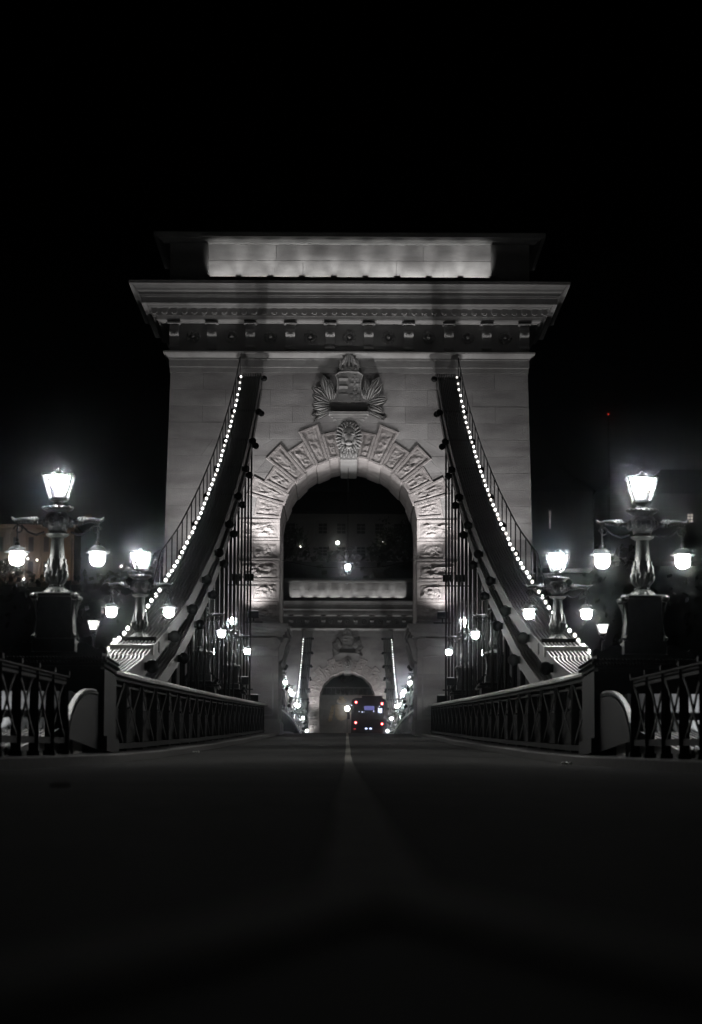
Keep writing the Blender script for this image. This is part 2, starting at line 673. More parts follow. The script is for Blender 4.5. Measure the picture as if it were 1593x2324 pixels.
ANG = [7.2, 17.0, 28.4, 40.0, 51.4, 62.7, 73.4, 85.0]
for i in range(7):
    a0, a1 = math.radians(ANG[i]), math.radians(ANG[i + 1])
    r1 = 5.42 if i % 2 else 4.86
    for sd in (-1, 1):
        r0 = AR - (.07 if i % 2 else .0) - random.uniform(0, .02)
        P = [pol(r0, a0, sd), pol(r0, a1, sd), pol(r1, a1, sd), pol(r1, a0, sd)]
        g = .008
        mb = rustic(P, i * 3.1 + sd, nu=16, nv=22, rocky=.065)
        org = Vector((P[0][0], 0, P[0][1]))
        mb.v = [p - org for p in mb.v]
        obj('voussoir', mb, M['rock'], T, loc=org, smooth=25)
rows = [1181, 1227, 1273, 1319, 1365, 1409]
for i in range(5):
    z1, z0 = zz(rows[i], TY), zz(rows[i + 1], TY)
    if i == 0:
        z1 = ZC + AR * math.cos(math.radians(85.0))
    xo = 5.66 if i % 2 == 0 else 4.95
    for sd in (-1, 1):
        P = [(sd * (AR - .02), z0 + .006), (sd * xo, z0 + .006), (sd * xo, z1 - .006), (sd * (AR - .02), z1 - .006)]
        if sd < 0:
            P = [P[1], P[0], P[3], P[2]]
        mb = rustic(P, 31 + i * 2.3 + sd, nu=26, nv=16, rocky=.13)
        org = Vector((sd * AR, 0, z0))
        mb.v = [p - org for p in mb.v]
        obj('jamb_block', mb, M['rock'], T, loc=org, smooth=35)

# keystone with a lion's head
ks = MB()
a7 = math.radians(7.2)
ZK = zz(1678, TY) if False else ZC + 5.35
ks.prism([(-.42, ZC + 3.3), (.42, ZC + 3.3), (.66, ZK), (-.66, ZK)], -.3, DEP)
key = obj('keystone', ks, M['trim'], T, smooth=0)
lz = ZC + 4.42
lm = MB()
for k in range(26):
    a = 2 * PI * k / 26
    for rr, sc in ((1.0, 1.0), (.82, .9)):
        x, z = .56 * rr * math.cos(a), .74 * rr * math.sin(a)
        rot = Matrix.Rotation(-a + random.uniform(-.4, .4), 3, 'Y')
        lm.ball((x, -.36 - .1 * (1.05 - rr), lz + z), (.15 * sc, .085, .06 * sc), 8, 5, rot)
for k in range(7):
    x = -.36 + .12 * k
    lm.ball((x, -.36, lz - .82 - .06 * (k % 2)), (.07, .08, .16), 8, 5)
obj('mane', lm, M['trim'], key, smooth=60)
lf = MB()
lf.ball((0, -.38, lz + .08), (.37, .22, .5), 14, 8)
lf.ball((0, -.56, lz - .12), (.13, .16, .32), 10, 6)
lf.ball((0, -.62, lz - .3), (.2, .16, .13), 10, 6)
for sd in (-1, 1):
    lf.ball((sd * .17, -.55, lz + .17), (.13, .09, .055), 8, 5, Matrix.Rotation(sd * .25, 3, 'Y'))
    lf.ball((sd * .16, -.58, lz + .08), (.05, .04, .035), 8, 5)
    lf.ball((sd * .26, -.45, lz - .16), (.13, .12, .2), 8, 5)
    lf.ball((sd * .1, -.68, lz - .33), (.1, .09, .08), 8, 5)
    lf.ball((sd * .33, -.4, lz + .45), (.09, .09, .1), 8, 5)
lf.ball((0, -.55, lz - .52), (.16, .14, .09), 8, 5)
obj('lion_face', lf, M['trim'], key, smooth=60)

# ledge over the keystone
lg = MB()
for zz0, zz1, hx_, pp in ((ZK, ZK + .12, .8, .34), (ZK + .12, ZK + .24, .92, .42), (ZK + .24, ZK + .4, 1.02, .52)):
    lg.box((0, .3 - (pp + .3) / 2 - .0, (zz0 + zz1) / 2), (2 * hx_, pp + .3, zz1 - zz0))
obj('keystone_ledge', lg, M['trim'], T, smooth=0)

# coat of arms
ZS = ZK + .4
arms = MB()
shp = [(-.55, 0), (-.62, .3), (-.56, .75), (-.58, 1.05), (-.68, 1.3), (-.5, 1.42), (0, 1.46), (.5, 1.42), (.68, 1.3), (.58, 1.05), (.56, .75), (.62, .3), (.55, 0), (.2, -.06), (0, -.14), (-.2, -.06)]
zsh = ZS + .62
arms.prism([(x, zsh + z) for x, z in shp], -.36, .02)
ca = obj('coat_of_arms', arms, M['trim'], T, smooth=0)
bars = MB()
for k in range(3):
    bars.box((-.29, -.39, zsh + .27 + k * .4), (.46, .16, .15), Matrix.Rotation(.25, 3, 'X'))
obj('shield_bars', bars, M['trim'], ca, smooth=0)
sh = MB()
sh.box((.29, -.39, zsh + .85), (.09, .1, .85))
sh.box((.29, -.39, zsh + 1.08), (.3, .1, .09))
sh.box((.29, -.39, zsh + .82), (.4, .1, .09))
for x, z, r in ((.29, .4, .14), (.12, .26, .13), (.46, .26, .13), (.29, .16, .16)):
    sh.ball((x, -.35, zsh + z), (r, .1, r), 8, 5)
obj('double_cross', sh, M['trim'], ca, smooth=50)
rim = MB()
for sd in (-1, 1):
    rim.tube([(sd * .55, -.38, zsh), (sd * .63, -.40, zsh + .3), (sd * .57, -.40, zsh + .75), (sd * .6, -.40, zsh + 1.05), (sd * .7, -.39, zsh + 1.3)], .03, 6)
rim.tube([(-.68, -.38, zsh + 1.3), (-.5, -.42, zsh + 1.43), (0, -.43, zsh + 1.47), (.5, -.42, zsh + 1.43), (.68, -.38, zsh + 1.3)], .04, 6)
obj('shield_rim', rim, M['trim'], ca)
cr = MB()
zcr = zsh + 1.5
cr.box((0, -.18, zcr + .1), (1.02, .36, .22))
for x in (-.33, 0, .33):
    cr.ball((x, -.37, zcr + .1), (.09, .05, .07), 8, 5)
for k in range(5):
    x = -.42 + .21 * k
    cr.lathe([(.085, .2), (.1, .3), (.05, .42), (.075, .5), (.01, .62)], 8, (x, -.27, zcr))
for k in range(9):
    a = PI * (k + .5) / 9
    cr.tube([(.46 * math.cos(a), -.25, zcr + .3), (.34 * math.cos(a), -.34, zcr + .3 + .5 * math.sin(a)), (0, -.22, zcr + .95)], .05, 6)
cr.ball((0, -.22, zcr + .98), .08, 8, 5)
obj('crown', cr, M['trim'], ca, smooth=50)


def leaf(mb, base, tip, wd, lift, curl, seed):
    b, t = Vector(base), Vector(tip)
    ax = (t - b)
    L = ax.length
    ax.normalize()
    sx = Vector((-ax.z, 0, ax.x))

    def P(u, v):
        wdt = wd * math.sin(PI * min(1, .12 + u * .86)) ** .7 * (1 + .12 * math.sin(u * 18 + seed))
        s = (v - .5) * 2
        y = -.06 - lift * math.sin(u * PI * .62) - .09 * (1 - s * s) * math.sin(PI * min(1, u + .15)) + .04 * math.cos(s * 9)
        return b + ax * (u * L) + sx * (s * wdt + curl * u * u * L) + Vector((0, y, 0))
    mb.grid(P, 7, 6)

    def Pb(u, v):
        q = P(u, v)
        return Vector((q.x, min(0.02, q.y + .11), q.z))
    mb.grid(Pb, 7, 6)


def cpx(x, y):
    """carving positions in the photograph's enlarged detail -> local x, z on the face"""
    return ((x - 792) * .006355, ZC + (1439 - y) * .006355)


LW = 1.45
LV = [((650, 420), (640, 262), .13, .30), ((640, 430), (565, 245), .17, .36), ((632, 440), (505, 318), .17, .36), ((625, 445), (540, 360), .13, .34),
      ((650, 430), (670, 350), .12, .26), ((635, 455), (492, 408), .15, .38), ((635, 465), (492, 462), .14, .36), ((640, 480), (505, 520), .14, .32),
      ((645, 495), (520, 535), .10, .26), ((650, 515), (495, 575), .08, .2), ((640, 530), (498, 596), .06, .16), ((645, 440), (600, 300), .15, .42)]
for sd in (-1, 1):
    for i, (b, t, wd, lf_) in enumerate(LV):
        bx, bz = cpx(*b)
        tx, tz = cpx(*t)
        jx, jz = (random.uniform(-.05, .05), random.uniform(-.05, .05)) if sd > 0 else (0, 0)
        mb = MB()
        leaf(mb, (bx if sd < 0 else -bx, 0, bz), ((tx if sd < 0 else -tx) + jx, 0, tz + jz), wd * LW, lf_ * .55, .1 * (-1) ** i, i)
        obj('acanthus_leaf', mb, M['trim'], ca, smooth=60)

for ch in (ca,) + tuple(c for c in ca.children if 'leaf' not in c.name):
    for v_ in ch.data.vertices:                                  # the carved shield leans out towards its top
        if v_.co.y < -.02:
            v_.co.y = v_.co.y * .62 - .05 * max(0, v_.co.z - zsh)
# mouldings round the tower: (projection, photograph row)
PM = .02265


def ring_mesh(prof, m, name, X0, y0=0.0, y1=DEP):
    mb = MB()
    for p, z in prof:
        X = X0 + p
        mb.v += [Vector((-X, y0 - p, z)), Vector((X, y0 - p, z)), Vector((X, y1 + p, z)), Vector((-X, y1 + p, z))]
    n = len(prof)
    for i in range(n - 1):
        for k in range(4):
            a, b = 4 * i + k, 4 * i + (k + 1) % 4
            mb.f.append((a, b, b + 4, a + 4))
    mb.f.append((3, 2, 1, 0))
    mb.f.append(tuple(4 * (n - 1) + k for k in range(4)))
    return obj(name, mb, m, T, smooth=0)


def zp(py, p):
    return zz(py, TY - p)


XW = half(ZT)
ring_mesh([(-.3, ZW), (.03, ZW + .005), (.03, zp(834.5, .03)), (.065, zp(834, .05)), (.065, zp(817, .065)), (.1, zp(816.5, .1)), (.1, zp(813, .1)),
           (.16, zp(810, .16)), (.27, zp(805, .27)), (.32, zp(802, .32)), (.36, zp(801.5, .36)), (.37, zp(798, .37)), (.3, zp(797, .36)), (-.3, zp(797, .36) + .01)],
          M['trim'], 'architrave', XW)
zf0 = zp(797, .36) + .005
ring_mesh([(-.5, zf0 - .05), (.08, zf0 - .04), (.08, zp(732, .3)), (-.5, zp(731, .3))], M['trim'], 'frieze', XW)
zk0 = zp(733, .5)
ring_mesh([(-.4, zk0), (.45, zk0 + .004), (.5, zp(731, .5)), (.62, zp(728, .62)), (.64, zp(726, .64)), (.66, zp(726, .66) + .01), (.68, zp(718.5, .68)), (.70, zp(718, .7)),
           (.70, zp(701, .7)), (1.0, zp(700, 1.0)), (1.03, zp(698, 1.03)), (1.08, zp(697.5, 1.08)), (1.12, zp(694, 1.12)), (1.2, zp(691.5, 1.2)), (1.22, zp(689.5, 1.22)),
           (1.42, zp(689, 1.42)), (1.42, zp(675.5, 1.42)), (1.47, zp(675, 1.47)), (1.48, zp(671, 1.48)), (1.55, zp(670.5, 1.55)), (1.56, zp(663.5, 1.56)),
           (1.6, zp(663, 1.6)), (1.66, zp(660, 1.66)), (1.70, zp(655, 1.7)), (1.80, zp(649, 1.8)), (1.87, zp(646, 1.87)), (1.94, zp(644.5, 1.94)),
           (2.03, zp(644, 2.03)), (2.04, zp(637, 2.04)), (.9, zp(637, 2.04) + .10), (-.4, zp(637, 2.04) + .12)], M['trim'], 'cornice', XW)
ZCT = zp(637, 2.04) + .10
# dentils: paired blocks with a drip below
dnt = MB().box((0, 0, 0), (.27, .28, .24)).box((0, -.02, -.15), (.16, .2, .07)).mesh('dentil', M['trim'], 0)
zd = (zp(718, .7) + zp(701, .7)) / 2 + .05
Xd = XW + .70
nd = 40
for k in range(nd):
    x = -Xd - .1 + (2 * Xd + .2) * k / (nd - 1)
    obj('dentil', dnt, None, T, loc=(x, -.70 - .13, zd))
dns = MB().box((0, 0, 0), (.28, .27, .24)).box((-.02, 0, -.15), (.2, .16, .07)).mesh('dentil', M['trim'], 0)
for sd in (-1, 1):
    for k in range(16):
        obj('dentil', dns, None, T, loc=(sd * (Xd + .13), -.2 + (DEP + .4) * k / 15, zd))
# consoles and rosettes of the frieze
cz0, cz1 = zf0 + .02, zk0
hgt = cz1 - cz0
cons = MB()
prof = [(0, 0), (-.08, .02), (-.10, .2), (-.13, .42), (-.2, .55), (-.3, .6), (-.3, 1.0), (0, 1.0)]
cons.prism([(y, z * hgt) for y, z in prof], -.24, .24, 'YZ')
cons.box((0, -.3, hgt - .035), (.66, .62, .07))
cons.tube([(-.24, -.3, .66 * hgt), (.24, -.3, .66 * hgt)], .16, 12)
cons.tube([(-.25, -.12, .14 * hgt), (.25, -.12, .14 * hgt)], .09, 8)
cons.ball((0, -.38, .6 * hgt), (.2, .1, .12), 8, 5)
cme = cons.mesh('console', M['trim'], 35)
CX = [398, 483, 570, 660, 750, 837, 927, 1018, 1103, 1188]
cxs = [(px - 793.2) * PM for px in CX]
for x in cxs:
    obj('console', cme, None, T, loc=(x, -.07, cz0))
ros = MB()
for k in range(10):
    a = 2 * PI * k / 10
    ros.ball((.24 * math.cos(a), -.06, .24 * math.sin(a)), (.11, .09, .11), 8, 5)
ros.ball((0, -.1, 0), .12, 8, 5)
rme = ros.mesh('rosette', M['trim'], 60)
for a, b in zip(cxs, cxs[1:]):
    obj('rosette', rme, None, T, loc=((a + b) / 2, -.07, cz0 + hgt * .52))

# attic with its sunk, floodlit panel
ZA0, ZA1 = ZCT + .02, zp(552, 0)
xa0, xa1 = Wp(390, 600, TY).x, Wp(1206, 604, TY).x
XA = (xa1 - xa0) / 2
xp = (Wp(1115, 600, TY).x - Wp(472, 600, TY).x) / 2
ring_mesh([(0, ZA0), (0, ZA1), (-.1, ZA1)], M['trim'], 'attic', XA, y0=.55)
ab = MB()
yA = .55
zb0, zb1 = ZA0 + .06, zp(554, 0)
for x0, x1 in ((-XA, -xp), (xp, XA)):
    ab = MB().box(((x0 + x1) / 2, yA - .22, (ZA0 + ZA1) / 2), (x1 - x0 - .01, .5, ZA1 - ZA0 - .02))
    obj('attic_corner_block', ab, M['trim'], T, smooth=0)
tro = MB().box((0, yA - 1.62, (ZCT + zz(629, TY - 1.07)) / 2), (2 * xp + .1, .06, zz(629, TY - 1.07) - ZCT))
for k in range(10):
    tro.box((-xp + 2 * xp * k / 9, yA - 1.62, zz(629, TY - 1.07) + .02), (.3, .1, .12))
obj('dark_band_kerb', tro, M['core'], T, smooth=0)  # low kerb added to hide the fixtures and make the dark band
npn = 6
zj = zp(588, 0)
for r_, (za, zb_) in enumerate(((ZA0 + .03, zj - .012), (zj + .012, ZA1 - .01))):
    cuts = [-xp, -xp * .33, xp * .33, xp * .665, xp] if r_ == 0 else [-xp, -xp * .52, 0, xp * .52, xp]
    for x0, x1 in zip(cuts, cuts[1:]):
        b_ = MB().box((0, 0, 0), (x1 - x0 - .02, .12, zb_ - za))
        obj('attic_slab', b_, M['stone'], T, loc=((x0 + x1) / 2, yA - .05, (za + zb_) / 2), smooth=0)
ring_mesh([(-.6, ZA1), (.30, ZA1 + .004), (.32, zp(549, .2)), (.36, zp(548, .25)), (.42, zp(543, .3)), (.55, zp(540, .4)), (.62, zp(536, .45)), (.66, zp(535, .5)),
           (.82, zp(534, .6)), (.84, zp(524, .7)), (.8, zp(522, .7)), (.3, zp(521.5, .7)), (-.6, zp(521, .7))], M['trim'], 'attic_cap', XA, y0=.55)

# imposts of the arch and the piers below
ZI = zz(1412, TY)
for sd in (-1, 1):
    im = MB()
    for z0, z1, pr, xi in ((ZI - .10, ZI + .03, .05, 3.42), (ZI - .34, ZI - .10, .42, 3.0), (ZI - .52, ZI - .34, .34, 3.08), (ZI - .66, ZI - .52, .22, 3.18), (ZI - .78, ZI - .66, .14, 3.28)):
        im.box((sd * (xi + 5.75) / 2, (-pr + DEP + pr) / 2, (z0 + z1) / 2), (5.75 - xi, DEP + 2 * pr, z1 - z0))
    obj('impost', im, M['trim'], T, smooth=0)
    vo = MB()
    zv = ZI - 1.1
    for xx in (3.75, 5.3):
        pts = []
        for k in range(26):
            a = k * .55
            r = .34 * (1 - k / 30)
            pts.append((sd * xx + r * math.cos(a), -.16, zv + r * math.sin(a)))
        vo.tube(pts, .055, 6)
        vo.tube([(sd * xx, -.2, zv), (sd * xx, .3, zv)], .33, 14)
    vo.box((sd * 4.52, -.1, zv + .08), (1.3, .3, .4))
    obj('scroll_capital', vo, M['trim'], T, smooth=40)
    cons2 = MB()
    for yy in (.9, DEP - .9):
        cons2.prism([(sd * AR, ZI - 2.0), (sd * (AR - .16), ZI - 1.9), (sd * (AR - .3), ZI - 1.3), (sd * (AR - .46), ZI - .8), (sd * (AR + .1), ZI - .78), (sd * (AR + .1), ZI - 2.0)], yy - .75, yy + .75)
    obj('impost_bracket', cons2, M['trim'], T, smooth=0)
    pp_ = MB()
    x0, x1, z0, z1 = AR + .3, 5.45, ZDK + 1.0, ZI - 1.7
    for (cx_, cz_, sx_, sz_) in (((x0 + x1) / 2, z1, x1 - x0, .08), ((x0 + x1) / 2, z0, x1 - x0, .08), (x0, (z0 + z1) / 2, .08, z1 - z0 - .09), (x1, (z0 + z1) / 2, .08, z1 - z0 - .09)):
        pp_.box((sd * cx_, -.02, cz_), (sx_, .08, sz_))
    obj('pier_panel_moulding', pp_, M['trim'], T, smooth=0)
    pl = MB()
    pl.box((sd * (3.4 + 5.8) / 2, DEP / 2, ZDK + .3), (2.4, DEP + .3, 1.0))
    obj('pier_plinth', pl, M['trim'], T, smooth=0)

# lantern hung in the arch
HL = thing('hanging_lantern', 'lantern hung on wires under the arch of the near tower', 'lantern', tuple(Wp(789, 1303, TY + 3)))


def lantern_parts(root, z0, sc, mg, roof=True, src=None, bm=None):
    """square street lantern: glass body widening upwards; z0 is the foot"""
    b, t, h = .142 * sc, .24 * sc, .40 * sc
    fr = MB()
    cr4 = [(-1, -1), (1, -1), (1, 1), (-1, 1)]
    for i, (x, y) in enumerate(cr4):
        fr.bar((x * b, y * b, z0), (x * t, y * t, z0 + h), .03 * sc, .03 * sc)
        x2, y2 = cr4[(i + 1) % 4]
        fr.bar((x * b, y * b, z0), (x2 * b, y2 * b, z0), .03 * sc, .03 * sc)
        fr.bar((x * t, y * t, z0 + h), (x2 * t, y2 * t, z0 + h), .045 * sc, .04 * sc)
    fr.box((0, 0, z0 - .01), (2 * b, 2 * b, .02 * sc))
    obj('lantern_frame', fr, mg, root, smooth=0)
    pn = MB()
    for i, (x, y) in enumerate(cr4):
        x2, y2 = cr4[(i + 1) % 4]
        pn.add([(x * b * .97, y * b * .97, z0 + .02), (x2 * b * .97, y2 * b * .97, z0 + .02), (x2 * t * .97, y2 * t * .97, z0 + h - .02), (x * t * .97, y * t * .97, z0 + h - .02)], [(0, 1, 2, 3)])
    obj('lantern_pane', pn, M['frost'] if src == 'frost' else M['pane'], root, smooth=0)
    if roof:
        rf = MB()
        zr_, zt2 = z0 + h, z0 + h + .05 * sc
        for i, (x, y) in enumerate(cr4):
            rf.bar((x * t, y * t, zr_), (x * .05 * sc, y * .05 * sc, zt2), .018 * sc, .018 * sc)
        rf.lathe([(.09 * sc, zt2 - .01), (.06 * sc, zt2 + .03 * sc), (.015 * sc, zt2 + .07 * sc)], 8)
        obj('roof_frame', rf, mg, root, smooth=20)
    if src is None:
        bu = MB()
        bu.lathe([(.05 * sc, z0 + h * .42), (.105 * sc, z0 + h * .55), (.13 * sc, z0 + h * .74), (.115 * sc, z0 + h * .92), (.06 * sc, z0 + h * 1.03)], 12)
        obj('burner', bu, bm or M['lampglow'], root, smooth=60)


lantern_parts(HL, .07, 1.05, M['iron_dark'], bm=M['hangglow'])
hw = MB()
hz = HL.location.z
hw.lathe([(.1, -.02), (.12, .0), (.08, .05), (.14, .06)], 10)
hw.tube([(0, 0, .84), (0, 0, ZC + AR - hz)], .012, 5)
for sd in (-1, 1):
    pts = [(sd * (.12 + 3.36 * u), 0, .40 - .16 * math.sin(PI * u) * (1 - u) + .32 * u * u) for u in [k / 14 for k in range(15)]]
    hw.tube(pts, .012, 5)
obj('suspension_wire', hw, M['iron_dark'], HL)

# ------------------------------------------------------------------ suspension chains
XC = 4.95
BL = [(40, .9), (52, 2.55), (60.9, 3.62), (67.6, 4.65), (72.9, 5.47), (80.7, 6.95), (88.6, 8.5), (95, 9.95), (100.5, 11.25), (107, 12.9), (113.9, 14.75), (124.7, 17.95), (132, 20.4), (138.6, 22.9)]


def interp(tab, x):
    n = len(tab)
    if x <= tab[0][0]:
        return tab[0][1]
    for i in range(n - 1):
        if tab[i][0] <= x <= tab[i + 1][0]:
            a, b = tab[i], tab[i + 1]
            p = tab[i - 1] if i else (2 * a[0] - b[0], 2 * a[1] - b[1])
            q = tab[i + 2] if i + 2 < n else (2 * b[0] - a[0], 2 * b[1] - a[1])
            h = b[0] - a[0]
            t = (x - a[0]) / h
            m0 = (b[1] - p[1]) / (b[0] - p[0]) * h
            m1 = (q[1] - a[1]) / (q[0] - a[0]) * h
            return (2*t**3-3*t*t+1)*a[1] + (t**3-2*t*t+t)*m0 + (-2*t**3+3*t*t)*b[1] + (t**3-t*t)*m1
    return tab[-1][1]


def side_curve(Y):
    return interp(BL, Y)


ZTOP = side_curve(138)


def main_curve(Y):
    return 7.7 + (ZTOP - 7.7) * ((Y - 239) / 101.0) ** 2


pin_me = MB().tube([(-.6, 0, 0), (.6, 0, 0)], .1, 10).ball((-.62, 0, 0), (.15, .155, .155), 12, 8).ball((.62, 0, 0), (.15, .155, .155), 12, 8).mesh('pin', M['iron_dark'], 40)
bulbw_me = MB().ball((0, 0, 0), (.05, .05, .06), 8, 6).mesh('string_bulb', M['bulb_weak'], 60)
bulb_me = MB().ball((0, 0, 0), (.048, .048, .056), 8, 6).mesh('string_bulb', M['bulb'], 60)
post_me = MB().tube([(0, 0, 0), (0, 0, 1.08)], .022, 6).mesh('rail_post', M['iron_dark'])


def eyebar(a, b, h=.4, th=.032):
    """flat bar with round eyes, in the local YZ plane through a and b (y, z)"""
    a, b = Vector(a), Vector(b)
    d = (b - a).normalized()
    n = Vector((-d.y, d.x))
    P = []
    R = h * .66
    for k in range(7):
        t = -PI / 2 - PI * k / 6 + PI
        P.append(b + (d * math.cos(PI / 2 - PI * k / 6) * R + n * math.sin(PI / 2 - PI * k / 6) * R))
    P.append(b - d * R * 1.5 - n * h / 2)
    P.append(a + d * R * 1.5 - n * h / 2)
    for k in range(7):
        P.append(a + (-d * math.cos(PI / 2 - PI * k / 6) * R - n * math.sin(PI / 2 - PI * k / 6) * R))
    P.append(a + d * R * 1.5 + n * h / 2)
    P.append(b - d * R * 1.5 + n * h / 2)
    return [tuple(p) for p in P]


def make_chain(sd, curve, Y0, Y1, label, fine, rail_step, hanger_to, skip_bulbs=()):
    root = thing('suspension_chain', label, 'suspension chain', (sd * XC, Y0, curve(Y0)), 'eyebar chains carrying the bridge')
    L = root.location
    lk = 7.75
    npl = 11
    for lev, (dz, ph) in enumerate(((-.18, 0.0), (-1.08, .5))):
        n = int((Y1 - Y0) / lk) + 2
        ys = [Y1 - (k + ph) * lk for k in range(n)]
        ys = ([Y1 + .3] if ph else []) + [y for y in ys if y > Y0 - lk]
        ys = sorted(set(ys))
        for ya, yb in zip(ys, ys[1:]):
            pa, pb = (ya, curve(ya) + dz), (yb, curve(yb) + dz)
            poly = eyebar(pa, pb)
            if fine:
                sets = ([k for k in range(npl) if k % 2 == (int(ya * 3) % 2)], [k for k in range(npl) if k % 2 != (int(ya * 3) % 2)])
                base = MB().prism([(p[0] - ya, p[1] - pa[1]) for p in poly], -.017, .017, 'YZ').mesh('link_plate', M['chain'], 35)
                for k in range(npl):
                    x = -.44 + .88 * k / (npl - 1)
                    obj('link_plate', base, None, root, loc=(x, ya - L.y, pa[1] - L.z))
            else:
                mb = MB()
                for k in range(5):
                    x = -.42 + .84 * k / 4
                    mb.prism([(p[0] - ya, p[1] - pa[1]) for p in poly], x - .05, x + .05, 'YZ')
                obj('chain_link', mb, M['chain'], root, loc=(0, ya - L.y, pa[1] - L.z), smooth=35)
        for y in ys:
            if y < Y0 - 1 or y > Y1 + .1:
                continue
            z = curve(y) + dz
            obj('pin', pin_me, None, root, loc=(0, y - L.y, z - L.z))
            zd = hanger_to(y)
            if z - zd > .8 and y < Y1 - 1:
                hg = MB()
                for x in (-.15, .15):
                    hg.tube([(x, 0, -.25), (x, 0, zd - z)], .05, 6)
                hg.box((0, 0, -.2), (.44, .12, .2))
                obj('hanger', hg, M['rail'], root, loc=(0, y - L.y, z - L.z))
    # bulbs, handrail and its posts on the outer edge
    y = Y0 + .6
    i = 0
    while y < Y1 - .4:
        if i not in skip_bulbs:
            obj('string_bulb', bulbw_me if random.random() < .16 else bulb_me, None, root, loc=(sd * .53 + random.uniform(-.02, .02), y - L.y + random.uniform(-.1, .1), curve(y) + .03 - L.z))
        y += 1.36
        i += 1
    tread = MB()
    Yt = frange(Y0, Y1, 2.0)
    tread.tube([(sd * .53, q - L.y, curve(q) - .08 - L.z) for q in Yt], .028, 5)
    obj('bulb_cable', tread, M['iron_dark'], root)
    yy = Y1 - .3
    tops = []
    while yy > max(Y0, 79 if fine else Y0):
        if rail_step:
            obj('rail_post', post_me, None, root, loc=(sd * .6, yy - L.y, curve(yy) - .1 - L.z))
            tops.append((sd * .6, yy - L.y, curve(yy) + .98 - L.z))
        yy -= rail_step or 5
    if tops:
        if fine:
            e = tops[-1]
            tops += [(e[0], e[1] - 6, curve(yy - 3) + .3 - L.z - .6)]
        obj('handrail', MB().tube(tops, .026, 6), M['iron_dark'], root)
    return root


for sd, wd in ((-1, 'left'), (1, 'right')):
    make_chain(sd, side_curve, 44, 137.6, 'chain rising to the near tower with lit bulbs and hangers, %s side' % wd, True, 2.6, lambda y: road_z(y) - .2)
    make_chain(sd, main_curve, 146, 339.6, 'lit chain sagging between the two towers, %s side of the roadway' % wd, False, 6.0, lambda y: road_z(y) - .2)

# ------------------------------------------------------------------ street lamps
def flute24(a, z):
    return 1 + .055 * math.cos(16 * a)


def leafy(a, z):
    return 1 + .17 * math.sin(6 * a + 26 * z) * math.sin(9 * a - 31 * z) + .05 * math.cos(12 * a)


def lamp_meshes():
    R = {}
    I = M['iron']
    pd = MB()
    pd.lathe([(.54, 0), (.54, .05), (.50, .06), (.50, .27), (.455, .29), (.45, .34), (.36 * 1.1, .95), (.38, .98), (.47, 1.0), (.48, 1.04), (.40, 1.06)], 4, rot=PI / 4)
    for x in (-1, 1):
        for y in (-1, 1):
            pd.ball((x * .34, y * .34, .99), (.075, .075, .06), 8, 5)
            pd.tube([(x * .33, y * .33, .93), (x * .31, y * .31, .84), (x * .285, y * .285, .6), (x * .31, y * .31, .36), (x * .34, y * .34, .3)], [.055, .03, .02, .025, .05], 6)
    R['pedestal'] = (pd, 25)
    bl = MB().lathe([(.235, 1.05), (.225, 1.075), (.18, 1.12), (.13, 1.155), (.115, 1.165)], 48, flute=flute24)
    R['bell_foot'] = (bl, 60)
    vs = MB()
    vs.lathe([(.105, 1.16), (.118, 1.175), (.12, 1.19), (.10, 1.2), (.135, 1.24), (.17, 1.285), (.19, 1.34), (.188, 1.4), (.17, 1.46), (.152, 1.52), (.142, 1.56)], 56, flute=leafy)
    for k in range(8):
        a = 2 * PI * (k + .5) / 8
        c, s_ = math.cos(a), math.sin(a)
        vs.tube([(.16 * c, .16 * s_, 1.44), (.165 * c, .165 * s_, 1.52), (.145 * c, .145 * s_, 1.6), (.15 * c, .15 * s_, 1.64)], [.03, .026, .018, .02], 6)
    R['leaf_vase'] = (vs, 60)
    sh = MB().lathe([(.143, 1.54), (.135, 1.62), (.118, 1.78), (.106, 1.95), (.104, 2.02)], 24)
    R['shaft'] = (sh, 60)
    cp = MB()
    cp.lathe([(.12, 2.0), (.18, 2.03), (.205, 2.06), (.15, 2.1), (.17, 2.16), (.24, 2.22), (.25, 2.3), (.2, 2.38), (.16, 2.42), (.21, 2.46), (.255, 2.48), (.265, 2.505), (.23, 2.525), (.12, 2.54)], 24)
    for k in range(18):
        a = 2 * PI * k / 18
        cp.ball((.252 * math.cos(a), .252 * math.sin(a), 2.51), (.026, .026, .022), 6, 4)
    for k in range(8):
        a = 2 * PI * (k + .5) / 8
        cp.ball((.22 * math.cos(a), .22 * math.sin(a), 2.26), (.07, .07, .09), 6, 4)
    cp.lathe([(.09, 2.53), (.11, 2.56), (.07, 2.58), (.07, 2.6), (.105, 2.62), (.13, 2.645)], 8)
    R['capital'] = (cp, 50)
    return R


LM = {k: v[0].mesh(k, M['iron'], v[1]) for k, v in lamp_meshes().items()}


